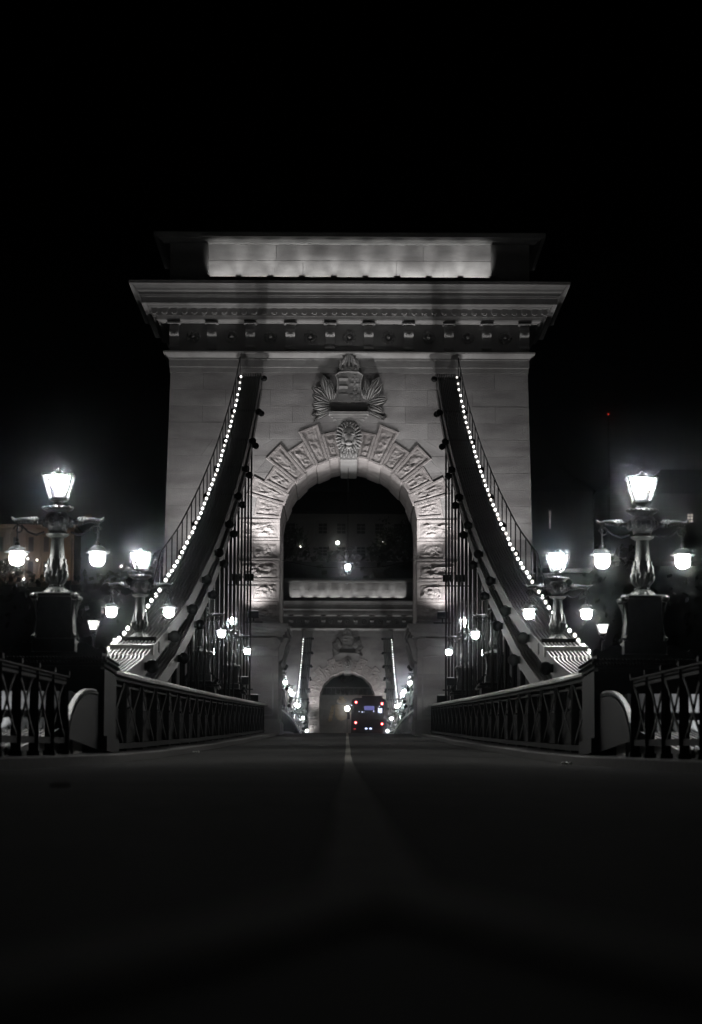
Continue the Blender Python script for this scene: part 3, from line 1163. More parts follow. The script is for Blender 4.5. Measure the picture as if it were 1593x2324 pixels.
def arm_mesh():
    mb = MB()
    pts = [(.2, 0, 2.27), (.32, 0, 2.27), (.42, 0, 2.285), (.52, 0, 2.315), (.62, 0, 2.315), (.70, 0, 2.295), (.755, 0, 2.305), (.78, 0, 2.35)]
    mb.tube(pts, [.05, .045, .04, .035, .03, .027, .03, .02], 8)
    for x, r in ((.35, .07), (.40, .062), (.445, .05)):
        mb.tube([(x - .012, 0, 2.275), (x, 0, 2.29), (x + .02, 0, 2.36)], [r, r * .9, .012], 8)
        mb.ball((x, 0, 2.275), (.022, r, r), 8, 6)
    for k in range(6):
        x = .47 + .045 * k
        mb.ball((x, 0, 2.275 + .01 * math.sin(k)), (.03, .03, .032), 6, 4)
    # scroll bracket below the arm
    sp = []
    for k in range(20):
        a = k * .42
        r = .085 * (1 - k / 24)
        sp.append((.66 + r * math.cos(a), 0, 2.14 + r * math.sin(a)))
    mb.tube(sp, .014, 5)
    mb.tube([(.22, 0, 2.1), (.36, 0, 2.05), (.5, 0, 2.1), (.62, 0, 2.22)], [.022, .02, .018, .016], 6)
    # hanger with finial
    mb.tube([(.68, 0, 2.29), (.68, 0, 1.93)], .014, 6)
    mb.lathe([(.02, 1.84), (.045, 1.87), (.05, 1.9), (.02, 1.94), (.03, 1.97), (.01, 2.0)], 8, (.68, 0, 0))
    return mb


def shade_mesh():
    mb = MB()
    mb.lathe([(.13, 1.745), (.208, 1.752), (.212, 1.760), (.16, 1.775), (.145, 1.80), (.11, 1.84), (.05, 1.868), (.015, 1.875)], 28, (.68, 0, 0), flute=lambda a, z: 1 + (.02 * math.cos(14 * a) if 1.77 < z < 1.86 else 0))
    return mb


def globe_mesh():
    return MB().lathe([(.012, 1.528), (.06, 1.536), (.098, 1.562), (.118, 1.602), (.123, 1.65), (.122, 1.70), (.118, 1.742)], 20, (.68, 0, 0))


ARM = arm_mesh()
SHD = shade_mesh()
GLB = globe_mesh()


def mirror(mb):
    m = MB()
    m.v = [Vector((-p.x, p.y, p.z)) for p in mb.v]
    m.f = [tuple(reversed(f)) for f in mb.f]
    return m


AME = {1: ARM.mesh('arm', M['iron'], 50), -1: mirror(ARM).mesh('arm', M['iron'], 50)}
SME = {1: SHD.mesh('shade', M['iron'], 30), -1: mirror(SHD).mesh('shade', M['iron'], 30)}
GME = {1: GLB.mesh('globe', M['globe'], 60), -1: mirror(GLB).mesh('globe', M['globe'], 60)}

plinth = MB()
plinth.box((0, 0, -.95), (1.0, 1.3, 1.9))
plinth.box((0, 0, -.13), (1.3, 1.6, .07))
plinth.box((0, 0, -.04), (1.15, 1.45, .08))
for sd in (-1, 1):
    for y in (-.5, .5):
        plinth.prism([(sd * .5, .0), (sd * .62, .0), (sd * .64, .1), (sd * .56, .12), (sd * .42, .3), (sd * .36, .3)], y - .1, y + .1)
    for k in range(14):
        plinth.ball((-.6 + 1.2 * k / 13, sd * .8, -.13), (.035, .03, .03), 6, 4)
PLM = plinth.mesh('plinth', M['iron_dark'], 30)


def street_lamp(loc, label, full=True, pl=True):
    t = thing('street_lamp', label, 'street lamp', loc, 'three-light iron street lamps along the bridge')
    for k, me in LM.items():
        if k == 'pedestal' and not full:
            continue
        obj(k, me, None, t)
    for s_ in (-1, 1):
        a = obj('arm', AME[s_], None, t)
        obj('shade', SME[s_], None, a)
        obj('globe', GME[s_], None, a)
    lantern_parts(t, 2.66, 1.0, M['iron'])
    if pl:
        obj('plinth', PLM, None, t)
    return t


OW = ['first', 'second', 'third', 'fourth', 'fifth', 'sixth', 'seventh', 'eighth']
LAMPS = {-1: {}, 1: {}}
NEARL = [(46.0, 'biggest street lamp at the %s edge, on the near iron pylon'), (64.6, 'street lamp standing on top of the %s chain behind the nearest one'),
         (91.8, 'street lamp half hidden by the hangers of the %s chain, dark pedestal'), (115.7, 'street lamp beside the hangers close to the near tower, %s side')]
for sd, wd in ((-1, 'left'), (1, 'right')):
    for i, (Y, lb) in enumerate(NEARL):
        bz = 2.72 if i == 0 else (3.22 if i == 1 else road_z(Y) + 2.02)
        if i == 0:
            t = street_lamp((sd * XC, Y, bz), lb % wd, True, False)
        elif i == 1:
            t = street_lamp((sd * XC, Y, bz), lb % wd, False, False)
            sb = MB()
            sb.box((0, 0, 1.0), (.8, .5, .1))
            sb.box((0, 0, .82), (.94, .34, .26))
            obj('saddle_plate', sb, M['iron_dark'], t, smooth=0)
            ro = MB().tube([(-.5, -2.3, .62), (.5, -2.3, .62)], .13, 14)
            obj('saddle_roller', ro, M['handrail'], t)  # pale paint stands in for lamp light falling on the roller
        else:
            t = street_lamp((sd * XC, Y, bz), lb % wd)
    for i, Y in enumerate([162, 187.5, 213, 238.5, 264, 289.5, 315]):
        street_lamp((sd * XC, Y, road_z(Y) + 2.0), '%s street lamp beyond the near tower, counted along the %s railing' % (OW[i], wd))

# footway lanterns on single posts
for sd, wd, pts in ((-1, 'left', ((212, 1430, 7.2), (267, 1468, 7.2))), (1, 'right', ((1368, 1438, 7.2), (1308, 1478, 7.2)))):
    for i, (px, py, X) in enumerate(pts):
        Y = X * FPX / abs(px - 790)
        p = Wp(px, py, Y)
        t = thing('footway_lantern', '%s frosted lantern on a thin post over the %s footway' % (('higher, nearer', 'lower, farther')[i], wd), 'lantern', (p.x, Y, road_z(Y) + .15), 'lanterns on thin posts along the footways')
        h = p.z - t.location.z
        obj('post', MB().lathe([(.12, 0), (.1, .3), (.05, .4), (.04, h - .2), (.09, h - .16), (.04, h - .1), (.12, h - .04), (.1, h)], 10), M['iron'], t)
        lantern_parts(t, h, .68, M['iron'], True, 'frost')

# ------------------------------------------------------------------ iron pylons with curved plates at the bridge end
for sd, wd in ((-1, 'left'), (1, 'right')):
    t = thing('end_pylon', 'dark iron pylon under the biggest street lamp, curved riveted plate beside it, %s edge' % wd, 'pylon', (sd * XC, 46, road_z(46) + .13))
    zb = t.location.z
    b = MB()
    b.box((0, .15, (2.45 - zb) / 2), (1.84, 2.3, 2.45 - zb))
    b.box((0, .15, .12), (1.96, 2.42, .24))
    obj('body', b, M['iron_dark'], t, smooth=0)
    p = MB()
    for z0, z1, ex in ((2.45, 2.5, .0), (2.5, 2.55, .06), (2.55, 2.6, .11), (2.6, 2.66, .08), (2.66, 2.72, .02)):
        p.box((0, .15, (z0 + z1) / 2 - zb), (1.72 + 2 * ex, 2.36 + 2 * ex, z1 - z0))
    obj('top_plate', p, M['iron_dark'], t, smooth=0)
    bd = MB()
    for row, z in ((0, 2.565), (1, 2.635)):
        n = 34
        for k in range(n):
            bd.ball((-.9 + 1.8 * k / (n - 1), -1.03 - .11 + .03 * row, z - zb), (.022, .025, .02), 6, 4)
        for k in range(30):
            bd.ball((-sd * (.86 + .11), -1.0 + 2.3 * k / 29, z - zb), (.025, .022, .02), 6, 4)
    tag(obj('bead_moulding', bd, M['iron_dark'], t, smooth=60), kind='stuff')
    for s2 in (-1, 1):
        sc = MB()
        sc.prism([(s2 * .38, 0), (s2 * .82, 0), (s2 * .84, .07), (s2 * .76, .1), (s2 * .6, .17), (s2 * .52, .22), (s2 * .44, .23), (s2 * .38, .2)], -.2, .1)
        sc.tube([(s2 * .8, -.22, .08), (s2 * .8, .12, .08)], .075, 10)
        sc.v = [q + Vector((0, 0, 2.72 - zb)) for q in sc.v]
        obj('scroll_bracket', sc, M['iron_dark'], t, smooth=30)
    # curved plate sweeping down towards the camera, with its riveted flange
    xi = -sd * .82
    n = 16
    arc = []
    for k in range(n + 1):
        a = PI / 2 * k / n
        arc.append((-1.5 - 4.6 * math.sin(a) * .98, .06 + .9 * math.cos(a)))
    poly = [(-1.0, 0.02)] + [(-1.0, .96)] + arc
    g = MB().prism(poly, xi - .012, xi + .012, 'YZ')
    obj('curved_plate', g, M['iron_dark'], t, smooth=0)
    fl = MB()
    for (ya, za), (yb, zb2) in zip(arc, arc[1:]):
        fl.bar((xi + sd * .01, ya, za), (xi + sd * .01, yb, zb2), .07, .025, up=(0, -.5, .8))
    obj('flange', fl, M['iron'], t, smooth=30)
    rv = MB()
    for k in range(60):
        u = k / 59
        a = PI / 2 * u
        rv.ball((xi - sd * .02, -1.5 - 4.5 * math.sin(a) * .98, .0 + .9 * math.cos(a)), (.02, .022, .022), 6, 4)
    tag(obj('rivets', rv, M['iron'], t, smooth=60), kind='stuff')
    # pale stone pedestal behind, washed by a ground light
    t2 = thing('stone_pedestal', 'pale stone pedestal lit from below behind the %s lattice railing' % wd, 'pedestal', (sd * 6.3, 43.4, road_z(43) + .1))
    s_ = MB()
    s_.box((0, 0, .29), (4.0, 1.5, .58))
    obj('plinth', s_, M['trim'], t2, smooth=0)
    for k in range(3):
        obj('stone', MB().box((0, 0, 0), (1.28, 1.2, .42)), M['stone'], t2, loc=(-1.3 + 1.3 * k, .1, .795), smooth=0)
    lt = thing('ground_floodlight', 'low floodlight on the ground washing the %s stone pedestal' % wd, 'floodlight', (sd * 5.35, 41.7, road_z(41.6) + .1))
    f = MB()
    f.box((0, 0, .06), (1.6, .14, .12))
    obj('housing', f, M['iron_dark'], lt, smooth=0)
    ld = bpy.data.lights.new('flood_beam', 'AREA')
    ld.shape = 'RECTANGLE'
    ld.size, ld.size_y = 1.5, .1
    ld.energy = 45
    ld.color = (.93, .97, 1)
    lo = bpy.data.objects.new('flood_beam', ld)
    COL.objects.link(lo)
    lo.parent = lt
    lo.location = (0, .08, .14)
    lo.rotation_euler = (math.radians(125), 0, 0)

# ------------------------------------------------------------------ railings
lat_post = MB()
lat_post.prism([(-.045, 0), (.045, 0), (.06, .25), (.05, .55), (.05, 1.12), (-.05, 1.12), (-.05, .55), (-.06, .25)], -.02, .02, 'YZ')
lat_post.prism([(-.06, 0), (.06, 0), (.065, .3), (.06, .6), (.055, 1.1), (-.055, 1.1), (-.06, .6), (-.065, .3)], -.035, -.03)
lat_post.box((0, 0, 1.14), (.13, .13, .06))
lat_post.box((0, 0, .03), (.16, .16, .06))
LPM = lat_post.mesh('rail_post', M['iron_dark'], 20)
for sd, wd in ((-1, 'left'), (1, 'right')):
    X = 4.0
    ys = [38.4 - 1.86 * k for k in range(7)]
    t = thing('lattice_railing', 'cross-braced iron railing at the lower %s edge of the photo' % wd, 'railing', (sd * X, ys[-1], road_z(ys[-1]) + .13), 'lattice railings at the bridge end')
    L = t.location

    def pt(y, h):
        return Vector((0, y - L.y, road_z(y) + .13 + h - L.z))
    for y in ys:
        obj('rail_post', LPM, None, t, loc=pt(y, 0))
    tr = MB()
    br = MB()
    rv = MB()
    for ya, yb in zip(ys[1:], ys):
        tr.bar(pt(ya, 1.03), pt(yb, 1.03), .05, .10)
        tr.bar(pt(ya, 1.085), pt(yb, 1.085), .14, .02)
        br.bar(pt(ya, .2), pt(yb, .2), .04, .085)
        for k in range(14):
            q = pt(ya + (yb - ya) * (k + .5) / 14, 1.03)
            rv.ball(q + Vector((-sd * .03, 0, 0)), .014, 6, 4)
        for k in range(2):
            b_ = MB()
            n = 6
            pts = []
            for i in range(n + 1):
                u = i / n
                h = .24 + .76 * u
                off = u if k == 0 else 1 - u
                off = .5 + (off - .5) * (1 - .35 * math.sin(PI * u)) * .96
                pts.append(pt(ya + (yb - ya) * off, h) + Vector((.012 * (1 if k else -1), 0, 0)))
            for p0, p1 in zip(pts, pts[1:]):
                b_.bar(p0, p1, .02, .05, up=(0, 1, 0))
            obj('cross_brace', b_, M['iron_dark'], t, smooth=20)
    obj('top_rail', tr, M['rail'], t, smooth=0)
    obj('bottom_rail', br, M['rail'], t, smooth=0)
    tag(obj('rivets', rv, M['rail'], t, smooth=60), kind='stuff')

tp = MB()
tp.box((0, 0, .72), (.16, .05, 1.4))
tp.box((0, -.1, .72), (.2, .03, 1.4))
tp.box((0, .1, .72), (.2, .03, 1.4))
tp.prism([(-.32, 1.4), (.32, 1.4), (.13, .85), (-.13, .85)], -.09, -.08, 'YZ')
TPM = tp.mesh('truss_post', M['rail'], 0)


def truss(sd, Y0, Y1, label, step, fine):
    X = 4.3
    t = thing('truss_parapet', label, 'parapet', (sd * X, Y0, road_z(Y0) + .13), 'riveted truss parapets along the roadway')
    L = t.location

    def pt(y, h, dx=0.0):
        return Vector((dx, y - L.y, road_z(y) + .0 + h - L.z))
    n = int(round((Y1 - Y0) / step))
    ys = [Y0 + (Y1 - Y0) * k / n for k in range(n + 1)]
    for y in ys:
        obj('truss_post', TPM, None, t, loc=pt(y, .08))
    hr, mid, bc, web = MB(), MB(), MB(), MB()
    for ya, yb in zip(ys, ys[1:]):
        o = len(hr.v)
        for y in (ya, yb):
            for dx, h in ((-.22, 1.49), (-.225, 1.535), (-.12, 1.60), (.2, 1.61), (.2, 1.49)):
                hr.v.append(pt(y, h, sd * dx))
        for k in range(5):
            a, b = o + k, o + (k + 1) % 5
            hr.f.append((a, b, b + 5, a + 5))
        mid.bar(pt(ya, 1.46), pt(yb, 1.46), .22, .09)
        mid.bar(pt(ya, 1.33), pt(yb, 1.33), .1, .04)
        bc.bar(pt(ya, .22), pt(yb, .22), .26, .1)
        a, b, c, d = pt(ya, .2, sd * .03), pt(yb, .2, sd * .03), pt(yb, .92, sd * .03), pt(ya, .92, sd * .03)
        e = Vector((sd * .02, 0, 0))
        web.add([a, b, c, d, a + e, b + e, c + e, d + e], [(0, 1, 2, 3), (7, 6, 5, 4), (0, 4, 5, 1), (1, 5, 6, 2), (2, 6, 7, 3), (3, 7, 4, 0)])
        if fine:
            up_ = MB()
            a, b, c, d = pt(ya + .12, .98, sd * .12), pt(yb - .12, .98, sd * .12), pt(yb - .12, 1.36, sd * .12), pt(ya + .12, 1.36, sd * .12)
            up_.add([a, b, c, d, a + e, b + e, c + e, d + e], [(0, 1, 2, 3), (7, 6, 5, 4), (0, 4, 5, 1), (1, 5, 6, 2), (2, 6, 7, 3), (3, 7, 4, 0)])
            up_.bar(pt(ya + .12, 1.30, sd * .105), pt(yb - .12, 1.30, sd * .105), .03, .02)
            obj('added_pale_panel', up_, M['chain'], t, smooth=0)  # paler plate added in place of lit surfaces behind the posts
            for k in range(2):
                dg = MB().bar(pt(ya if k else yb, .26, -sd * .05 - .012 * k * sd), pt(yb if k else ya, 1.42, -sd * .05 - .012 * k * sd), .012, .09, up=(0, 0, 1))
                obj('diagonal', dg, M['rail'], t, smooth=0)
    obj('handrail', hr, M['handrail'], t, smooth=0)
    obj('top_chord', mid, M['rail'], t, smooth=0)
    obj('bottom_chord', bc, M['rail'], t, smooth=0)
    obj('web_plate', web, M['rail'], t, smooth=0)
    return t


def outer_rail(sd, Y0, Y1, label):
    t = thing('footway_railing', label, 'railing', (sd * 7.5, Y0, road_z(Y0) + .15), 'plain railings on the outer edge of the footways')
    L = t.location
    ys = frange(Y0, Y1, 3.0)
    mb = MB()
    for h, r in ((1.1, .03), (.6, .015), (.15, .015)):
        mb.tube([(0, y - L.y, road_z(y) + .15 + h - L.z) for y in ys], r, 5)
    obj('rails', mb, M['rail'], t)
    pm = MB().box((0, 0, .55), (.06, .06, 1.1)).mesh('rail_post', M['rail'], 0)
    for y in ys:
        obj('rail_post', pm, None, t, loc=(0, y - L.y, road_z(y) + .15 - L.z))


for sd, wd in ((-1, 'left'), (1, 'right')):
    truss(sd, 47.6, TY - .3, 'riveted truss parapet with pale worn handrail before the near tower, %s side' % wd, 4.1, True)
    truss(sd, TY + DEP + .3, FY - .3, 'dark parapet curving over the crest between the towers, %s side' % wd, 4.6, False)
    outer_rail(sd, 50, 130, 'thin footway railing outside the chain before the near tower, %s side' % wd)

# ------------------------------------------------------------------ floodlights for the towers
def spot(parent, loc, aim, energy, size, blend=1.0, col=(1, .985, .96), rad=.12):
    ld = bpy.data.lights.new('flood_beam', 'SPOT')
    ld.energy = energy
    ld.spot_size = math.radians(size)
    ld.spot_blend = blend
    ld.shadow_soft_size = rad
    ld.color = col
    lo = bpy.data.objects.new('flood_beam', ld)
    COL.objects.link(lo)
    lo.parent = parent
    lo.location = loc
    d = (Vector(aim) - (wloc(parent) + Vector(loc)))
    lo.rotation_euler = d.to_track_quat('-Z', 'Y').to_euler()
    return lo


fx = MB()
fx.box((0, 0, 0), (.52, .36, .34))
fx.box((0, .0, -.26), (.06, .3, .2))
FXM = fx.mesh('housing', M['iron_dark'], 0)
fl_ = MB()
fl_.box((0, 0, .19), (.44, .28, .03))
FLM = fl_.mesh('lens', M['flood'], 0)
barm = MB().box((0, 0, -.38), (.9, .06, .06)).mesh('mounting_bar', M['iron_dark'], 0)


def floods(TYc, tn, e):
    for sd, wd in ((-1, 'left'), (1, 'right')):
        # (x, distance in front of the wall, z, aim point, energy, cone, what)
        for (x, d, z, aim, en, sz, what) in (
                (4.98, 2.15, zz(1320, TY), (2.4, 0, 18.2), .95, 78, 'upper floodlight over the roadway side of the %s chain'),
                (5.58, 2.15, zz(1320, TY), (7.6, 0, 17.0), .5, 84, 'upper floodlight over the footway side of the %s chain'),
                (4.75, .8, ZI + .3, (4.6, 0, ZI + 3.5), .09, 140, 'small floodlight on the %s impost ledge of the arch'),
                (4.75, 14.0, zz(1560, TY) - .4, (.7, 0, 19.0), 1.05, 26, 'floodlight set back on the %s hangers, aimed at the carved arms'),
                (4.65, 3.4, ZDK + 1.7, (4.5, 0, ZI - 2.2), .035, 110, 'floodlight added to brighten the %s pier of the arch'),  # no fixture known here; added to brighten the pier
                (7.6, 2.6, zz(1560, TY), (7.6, 0, 15.0), .5, 72, 'lowest floodlight by the %s outer wall')):
            t = thing('floodlight', (what % wd) + ', ' + tn, 'floodlight', (sd * x, TYc - d, z), 'floodlights aimed up at the towers')
            obj('housing', FXM, None, t)
            obj('lens', FLM, None, t)
            obj('mounting_bar', barm, None, t)
            spot(t, (0, 0, .24), (sd * aim[0], TYc + aim[1], aim[2]), FLOOD_W * en * e, sz, col=(.93, 1, .97) if sz == 28 else (1, .965, .955))


floods(TY, 'near tower', 1.0)
floods(FY, 'far tower', .55)

ahm = MB().box((0, 0, .05), (.5, .14, .1)).mesh('housing', M['iron_dark'], 0)


def attic_lights(TYc, tn):
    n = 9
    for k in range(n):
        x = -xp + 2 * xp * (k + .5) / n
        t = thing('attic_floodlight', 'small floodlight on the cornice of the %s, %s from the left' % (tn, (OW + ['ninth'])[k]), 'floodlight', (x, TYc - .8, ZCT), 'row of small floodlights under the attic panels')
        obj('housing', ahm, None, t)
        spot(t, (0, .1, .13), (x, TYc + .45, ZCT + 1.05), ATTIC_W * (.55 if TYc > 200 else 1), 80, .5, rad=.08)


attic_lights(TY, 'near tower')

# the far tower is the same building without the separate face stones
T2 = clone(T, None, (0, FY, 0), skip=('stone',), label='smaller far floodlit bridge tower seen through the arch of the near one')
fw = MB()
zs2 = [z for z in zs if z >= 0]
for sd in (-1, 1):
    o = len(fw.v)
    for z in zs2:
        xi = RJ if z <= ZC else math.sqrt(max(0, RJ ** 2 - ((z - ZC) * RJ / AR) ** 2))
        for y in (0, REC + .02):
            fw.v += [Vector((sd * xi, y, z if z <= ZC else ZC + (z - ZC) * RJ / AR)), Vector((sd * half(z), y, z if z <= ZC else ZC + (z - ZC) * RJ / AR))]
    for i in range(len(zs2) - 1):
        a = o + 4 * i
        fw.f.append((a, a + 1, a + 5, a + 4))
ztp = ZC + RJ
fw.prism([(-half(ztp), ztp), (half(ztp), ztp), (half(ZW), ZW + .01), (-half(ZW), ZW + .01)], 0, REC + .05)
obj('facing_wall', fw, M['stone'], T2, smooth=0)
attic_lights(FY, 'far tower')

# ------------------------------------------------------------------ the bus
BY = 198.0
bw = 2.55
bc = Wp(837, 1640, BY)
B = thing('bus', 'dark city bus seen from behind with red tail lamps under the arches', 'bus', (bc.x, BY, road_z(BY)))
BL_ = B.location


def bp(px, py, dy=0.0):
    p = Wp(px, py, BY) - BL_
    return Vector((p.x, dy, p.z))


bh = bp(837, 1584).z
body = MB()
hwd = bw / 2
sec = [(-hwd, .35), (hwd, .35), (hwd, bh - .35), (hwd - .08, bh - .12), (hwd - .3, bh), (-hwd + .3, bh), (-hwd + .08, bh - .12), (-hwd, bh - .35)]
body.prism(sec, 0, 11.5)
obj('body', body, M['bus'], B, smooth=0)
rw = MB().prism([(-1.0, bh - 1.65), (1.0, bh - 1.65), (1.08, bh - .62), (-1.08, bh - .62)], -.012, .1)
obj('rear_window', rw, M['busglass'], B, smooth=0)
eng = MB()
eng.box((0, -.01, 1.0), (1.5, .05, .75))
for k in range(6):
    eng.box((0, -.04, .72 + .1 * k), (1.3, .02, .04))
obj('engine_cover', eng, M['bus'], B, smooth=0)
obj('bumper', MB().box((0, -.05, .5), (2.5, .16, .28)), M['rubber'], B, smooth=0)
obj('roof_unit', MB().box((.25, 3, bh + .1), (1.5, 3, .24)), M['bus'], B, smooth=0)
for sx in (-1, 1):
    obj('wheel', MB().tube([(sx * .95, 3.0, .48), (sx * 1.22, 3.0, .48)], .48, 18), M['rubber'], B)
    obj('wheel', MB().tube([(sx * .95, 9.0, .48), (sx * 1.22, 9.0, .48)], .48, 18), M['rubber'], B)
    mr_ = MB()
    mr_.box((sx * 1.46, 11.0, 2.0), (.2, .12, .5))
    mr_.bar((sx * 1.2, 11.2, 2.5), (sx * 1.46, 11.0, 2.2), .04, .04)
    obj('mirror', mr_, M['rubber'], B, smooth=0)
for px, py in ((808, 1594), (867, 1597), (807, 1640), (867, 1643), (805, 1657), (867, 1659)):
    q = bp(px, py)
    tl = obj('tail_lamp', MB().tube([q + Vector((0, -.005, 0)), q + Vector((0, -.06, 0))], .1, 14), M['redlamp'], B)
    obj('filament', MB().ball(q + Vector((0, -.05, 0)), (.055, .03, .055), 8, 5), M['redcore'], tl)
q = bp(838, 1607)
obj('dim_display', MB().box(q + Vector((0, -.03, 0)), (.72, .05, .3)), M['bluesign'], B, smooth=0)
q = bp(861, 1613)
nd_ = MB()
nd_.box(q + Vector((-.07, -.03, .03)), (.07, .05, .34))
nd_.box(q + Vector((.09, -.03, 0)), (.2, .05, .34))
obj('route_display', nd_, M['sign_and_glint'], B, smooth=0)
q = bp(836, 1655)
pl_ = obj('number_plate', MB().box(q + Vector((0, -.02, -.06)), (.62, .03, .14)), M['paper'], B, smooth=0)
for dx in (-.16, .16):
    obj('plate_lamp', MB().ball(q + Vector((dx, -.05, .03)), (.09, .04, .08), 8, 5), M['bluelamp'], pl_)
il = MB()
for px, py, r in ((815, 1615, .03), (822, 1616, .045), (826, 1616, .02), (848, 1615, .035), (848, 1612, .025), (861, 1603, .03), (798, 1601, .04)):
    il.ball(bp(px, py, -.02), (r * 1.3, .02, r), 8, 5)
obj('window_glints', il, M['sign_and_glint'], B, smooth=60)  # glowing beads stand in for reflections of the interior lamps

# ------------------------------------------------------------------ litter on the road
def litter(px, py, size, label, seed):
    # find where the photograph's ray meets the road
    Y = 2.0
    best = None
    prev = None
    y = 2.0
    while y < 130:
        g = Wp(px, py, y).z - (road_z(y) + .03)
        if prev is not None and prev < 0 <= g or (prev is not None and prev > 0 >= g):
            best = y
            break
        prev = g
        y += .05
    y = best or 40
    p = Wp(px, py, y)
    mb = MB()
    rnd = random.Random(seed)
    for k in range(3):
        dx = (k - 1) * size * .32
        mb.ball((dx, rnd.uniform(-.3, .3) * size * .3, size * .1), (size * rnd.uniform(.12, .22), size * .16, size * rnd.uniform(.07, .14)), 6, 4, Matrix.Rotation(rnd.uniform(-.5, .5), 3, 'Y'))
    o = obj('foil_scrap', mb, M['foil'], None, loc=(p.x, y, road_z(y) + .03), smooth=0)
    tag(o, label, 'litter', 'scraps of litter on the road')


litter(250, 1919, .05, 'small crumpled scrap lying alone on the dark near asphalt', 1)
litter(135, 1788, .10, 'pale scrap on the grey asphalt below the left lattice railing', 2)
litter(445, 1708, .17, 'scrap lying against the left kerb far up the road', 3)
litter(1285, 1735, .17, 'scrap lying against the right kerb below the parapet', 4)

# ------------------------------------------------------------------ tunnel portal beyond the far tower
PY = 486.0
PT = thing('tunnel_portal', 'grey stone portal wall with cornice behind the bus, seen through the far arch', 'portal', (0, PY, road_z(470)))
pz = PT.location.z
zc1 = zz(1584, PY) - pz
wl = MB()
wl.box((0, 1.2, zc1 / 2), (46, 2, zc1))
obj('wall', wl, M['core'], PT, smooth=0)
cn = MB()
cn.box((0, 0, zc1 + .35), (47, 1.3, .25))
cn.box((0, .3, zc1 + .1), (46.4, 1.0, .24))
cn.box((0, .1, zc1 - 2.1), (46, .4, .25))
obj('cornice', cn, M['portal'], PT, smooth=0)
bl_ = MB().box((0, 0, 0), (1, 1, 1))
rows_ = frange(.0, zc1 - .1, .95)
for i, (z0, z1) in enumerate(zip(rows_, rows_[1:])):
    xs_ = frange(-9.5, 9.5, 1.6)
    for j, (x0, x1) in enumerate(zip(xs_, xs_[1:])):
        s_ = (.4 if i % 2 else -.4)
        cx_ = (x0 + x1) / 2 + s_
        # keep the tunnel mouth open
        if cx_ ** 2 + (z0 + z1) ** 2 / 4 < 4.4 ** 2:
            continue
        m_ = MB().box((0, 0, 0), (x1 - x0 - .05, .3, z1 - z0 - .05))
        obj('stone', m_, M['portal'], PT, loc=(cx_, .1 + random.uniform(-.04, .04), (z0 + z1) / 2), smooth=0)
tn_ = MB()
na = 22
for k in range(na):
    a0, a1 = PI * k / na, PI * (k + 1) / na
    P4 = [(3.7 * math.cos(a0), 3.7 * math.sin(a0)), (4.75 * math.cos(a0), 4.75 * math.sin(a0)), (4.75 * math.cos(a1), 4.75 * math.sin(a1)), (3.7 * math.cos(a1), 3.7 * math.sin(a1))]
    mb = MB().prism([(x * .985, z) for x, z in P4], -.22, .25)
    obj('arch_stone', mb, M['portal'], PT, smooth=0)
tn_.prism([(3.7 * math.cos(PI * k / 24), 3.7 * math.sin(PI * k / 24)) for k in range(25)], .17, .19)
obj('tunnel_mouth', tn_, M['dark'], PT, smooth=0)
pp0 = Wp(775, 1617, PY)
sx, szz = pp0.x, pp0.z - pz
sh_ = MB()
sh_.prism([(sx - 1.1, szz + 1.4), (sx + 1.1, szz + 1.4), (sx + 1.15, szz - .6), (sx + .7, szz - 1.25), (sx, szz - 1.5), (sx - .7, szz - 1.25), (sx - 1.15, szz - .6)], -.45, .05)
cg = obj('coat_of_arms', sh_, M['gold'], PT, smooth=0)
sb_ = MB()
for k in range(4):
    sb_.box((sx, -.5, szz + .9 - k * .55), (1.9, .12, .2))
obj('shield_bars', sb_, M['gold'], cg, smooth=0)
wg = MB()
for s2 in (-1, 1):
    for k in range(5):
        wg.ball((sx + s2 * (1.55 + .12 * k), -.15, szz + .9 - .55 * k), (.4, .2, .32), 8, 5, Matrix.Rotation(s2 * .5, 3, 'Y'))
wg.ball((sx, -.25, szz + 2.0), (.9, .3, .5), 10, 6)
wg.ball((sx, -.25, szz + 2.6), (.45, .25, .45), 10, 6)
obj('supporters', wg, M['gold'], cg, smooth=60)
lp = Wp(788, 1608, PY - 8)
pl2 = thing('square_lamp', 'bright globe lamp in front of the portal wall, left of the bus', 'street lamp', (lp.x, PY - 8, road_z(470)))
hp = lp.z - road_z(470)
obj('post', MB().lathe([(.14, 0), (.07, .5), (.05, hp - .3), (.1, hp - .25)], 8), M['iron'], pl2)
obj('globe', MB().ball((0, 0, hp), .42, 12, 8), M['square'], pl2)
# balustrade line above the portal
bs = thing('terrace_balustrade', 'dim balustrade on the terrace above the portal wall', 'balustrade', (0, PY + 3, zz(1583, PY + 3)))
bb = MB()
bb.box((0, 0, 1.75), (44, .3, .2))
bb.box((0, 0, .3), (44, .3, .3))
obj('rail', bb, M['portal'], bs, smooth=0)
bal = MB().lathe([(.12, .45), (.16, .7), (.07, 1.2), (.12, 1.65)], 6).mesh('baluster', M['dim'])
for k in range(46):
    obj('baluster', bal, None, bs, loc=(-18 + .8 * k, 0, 0))

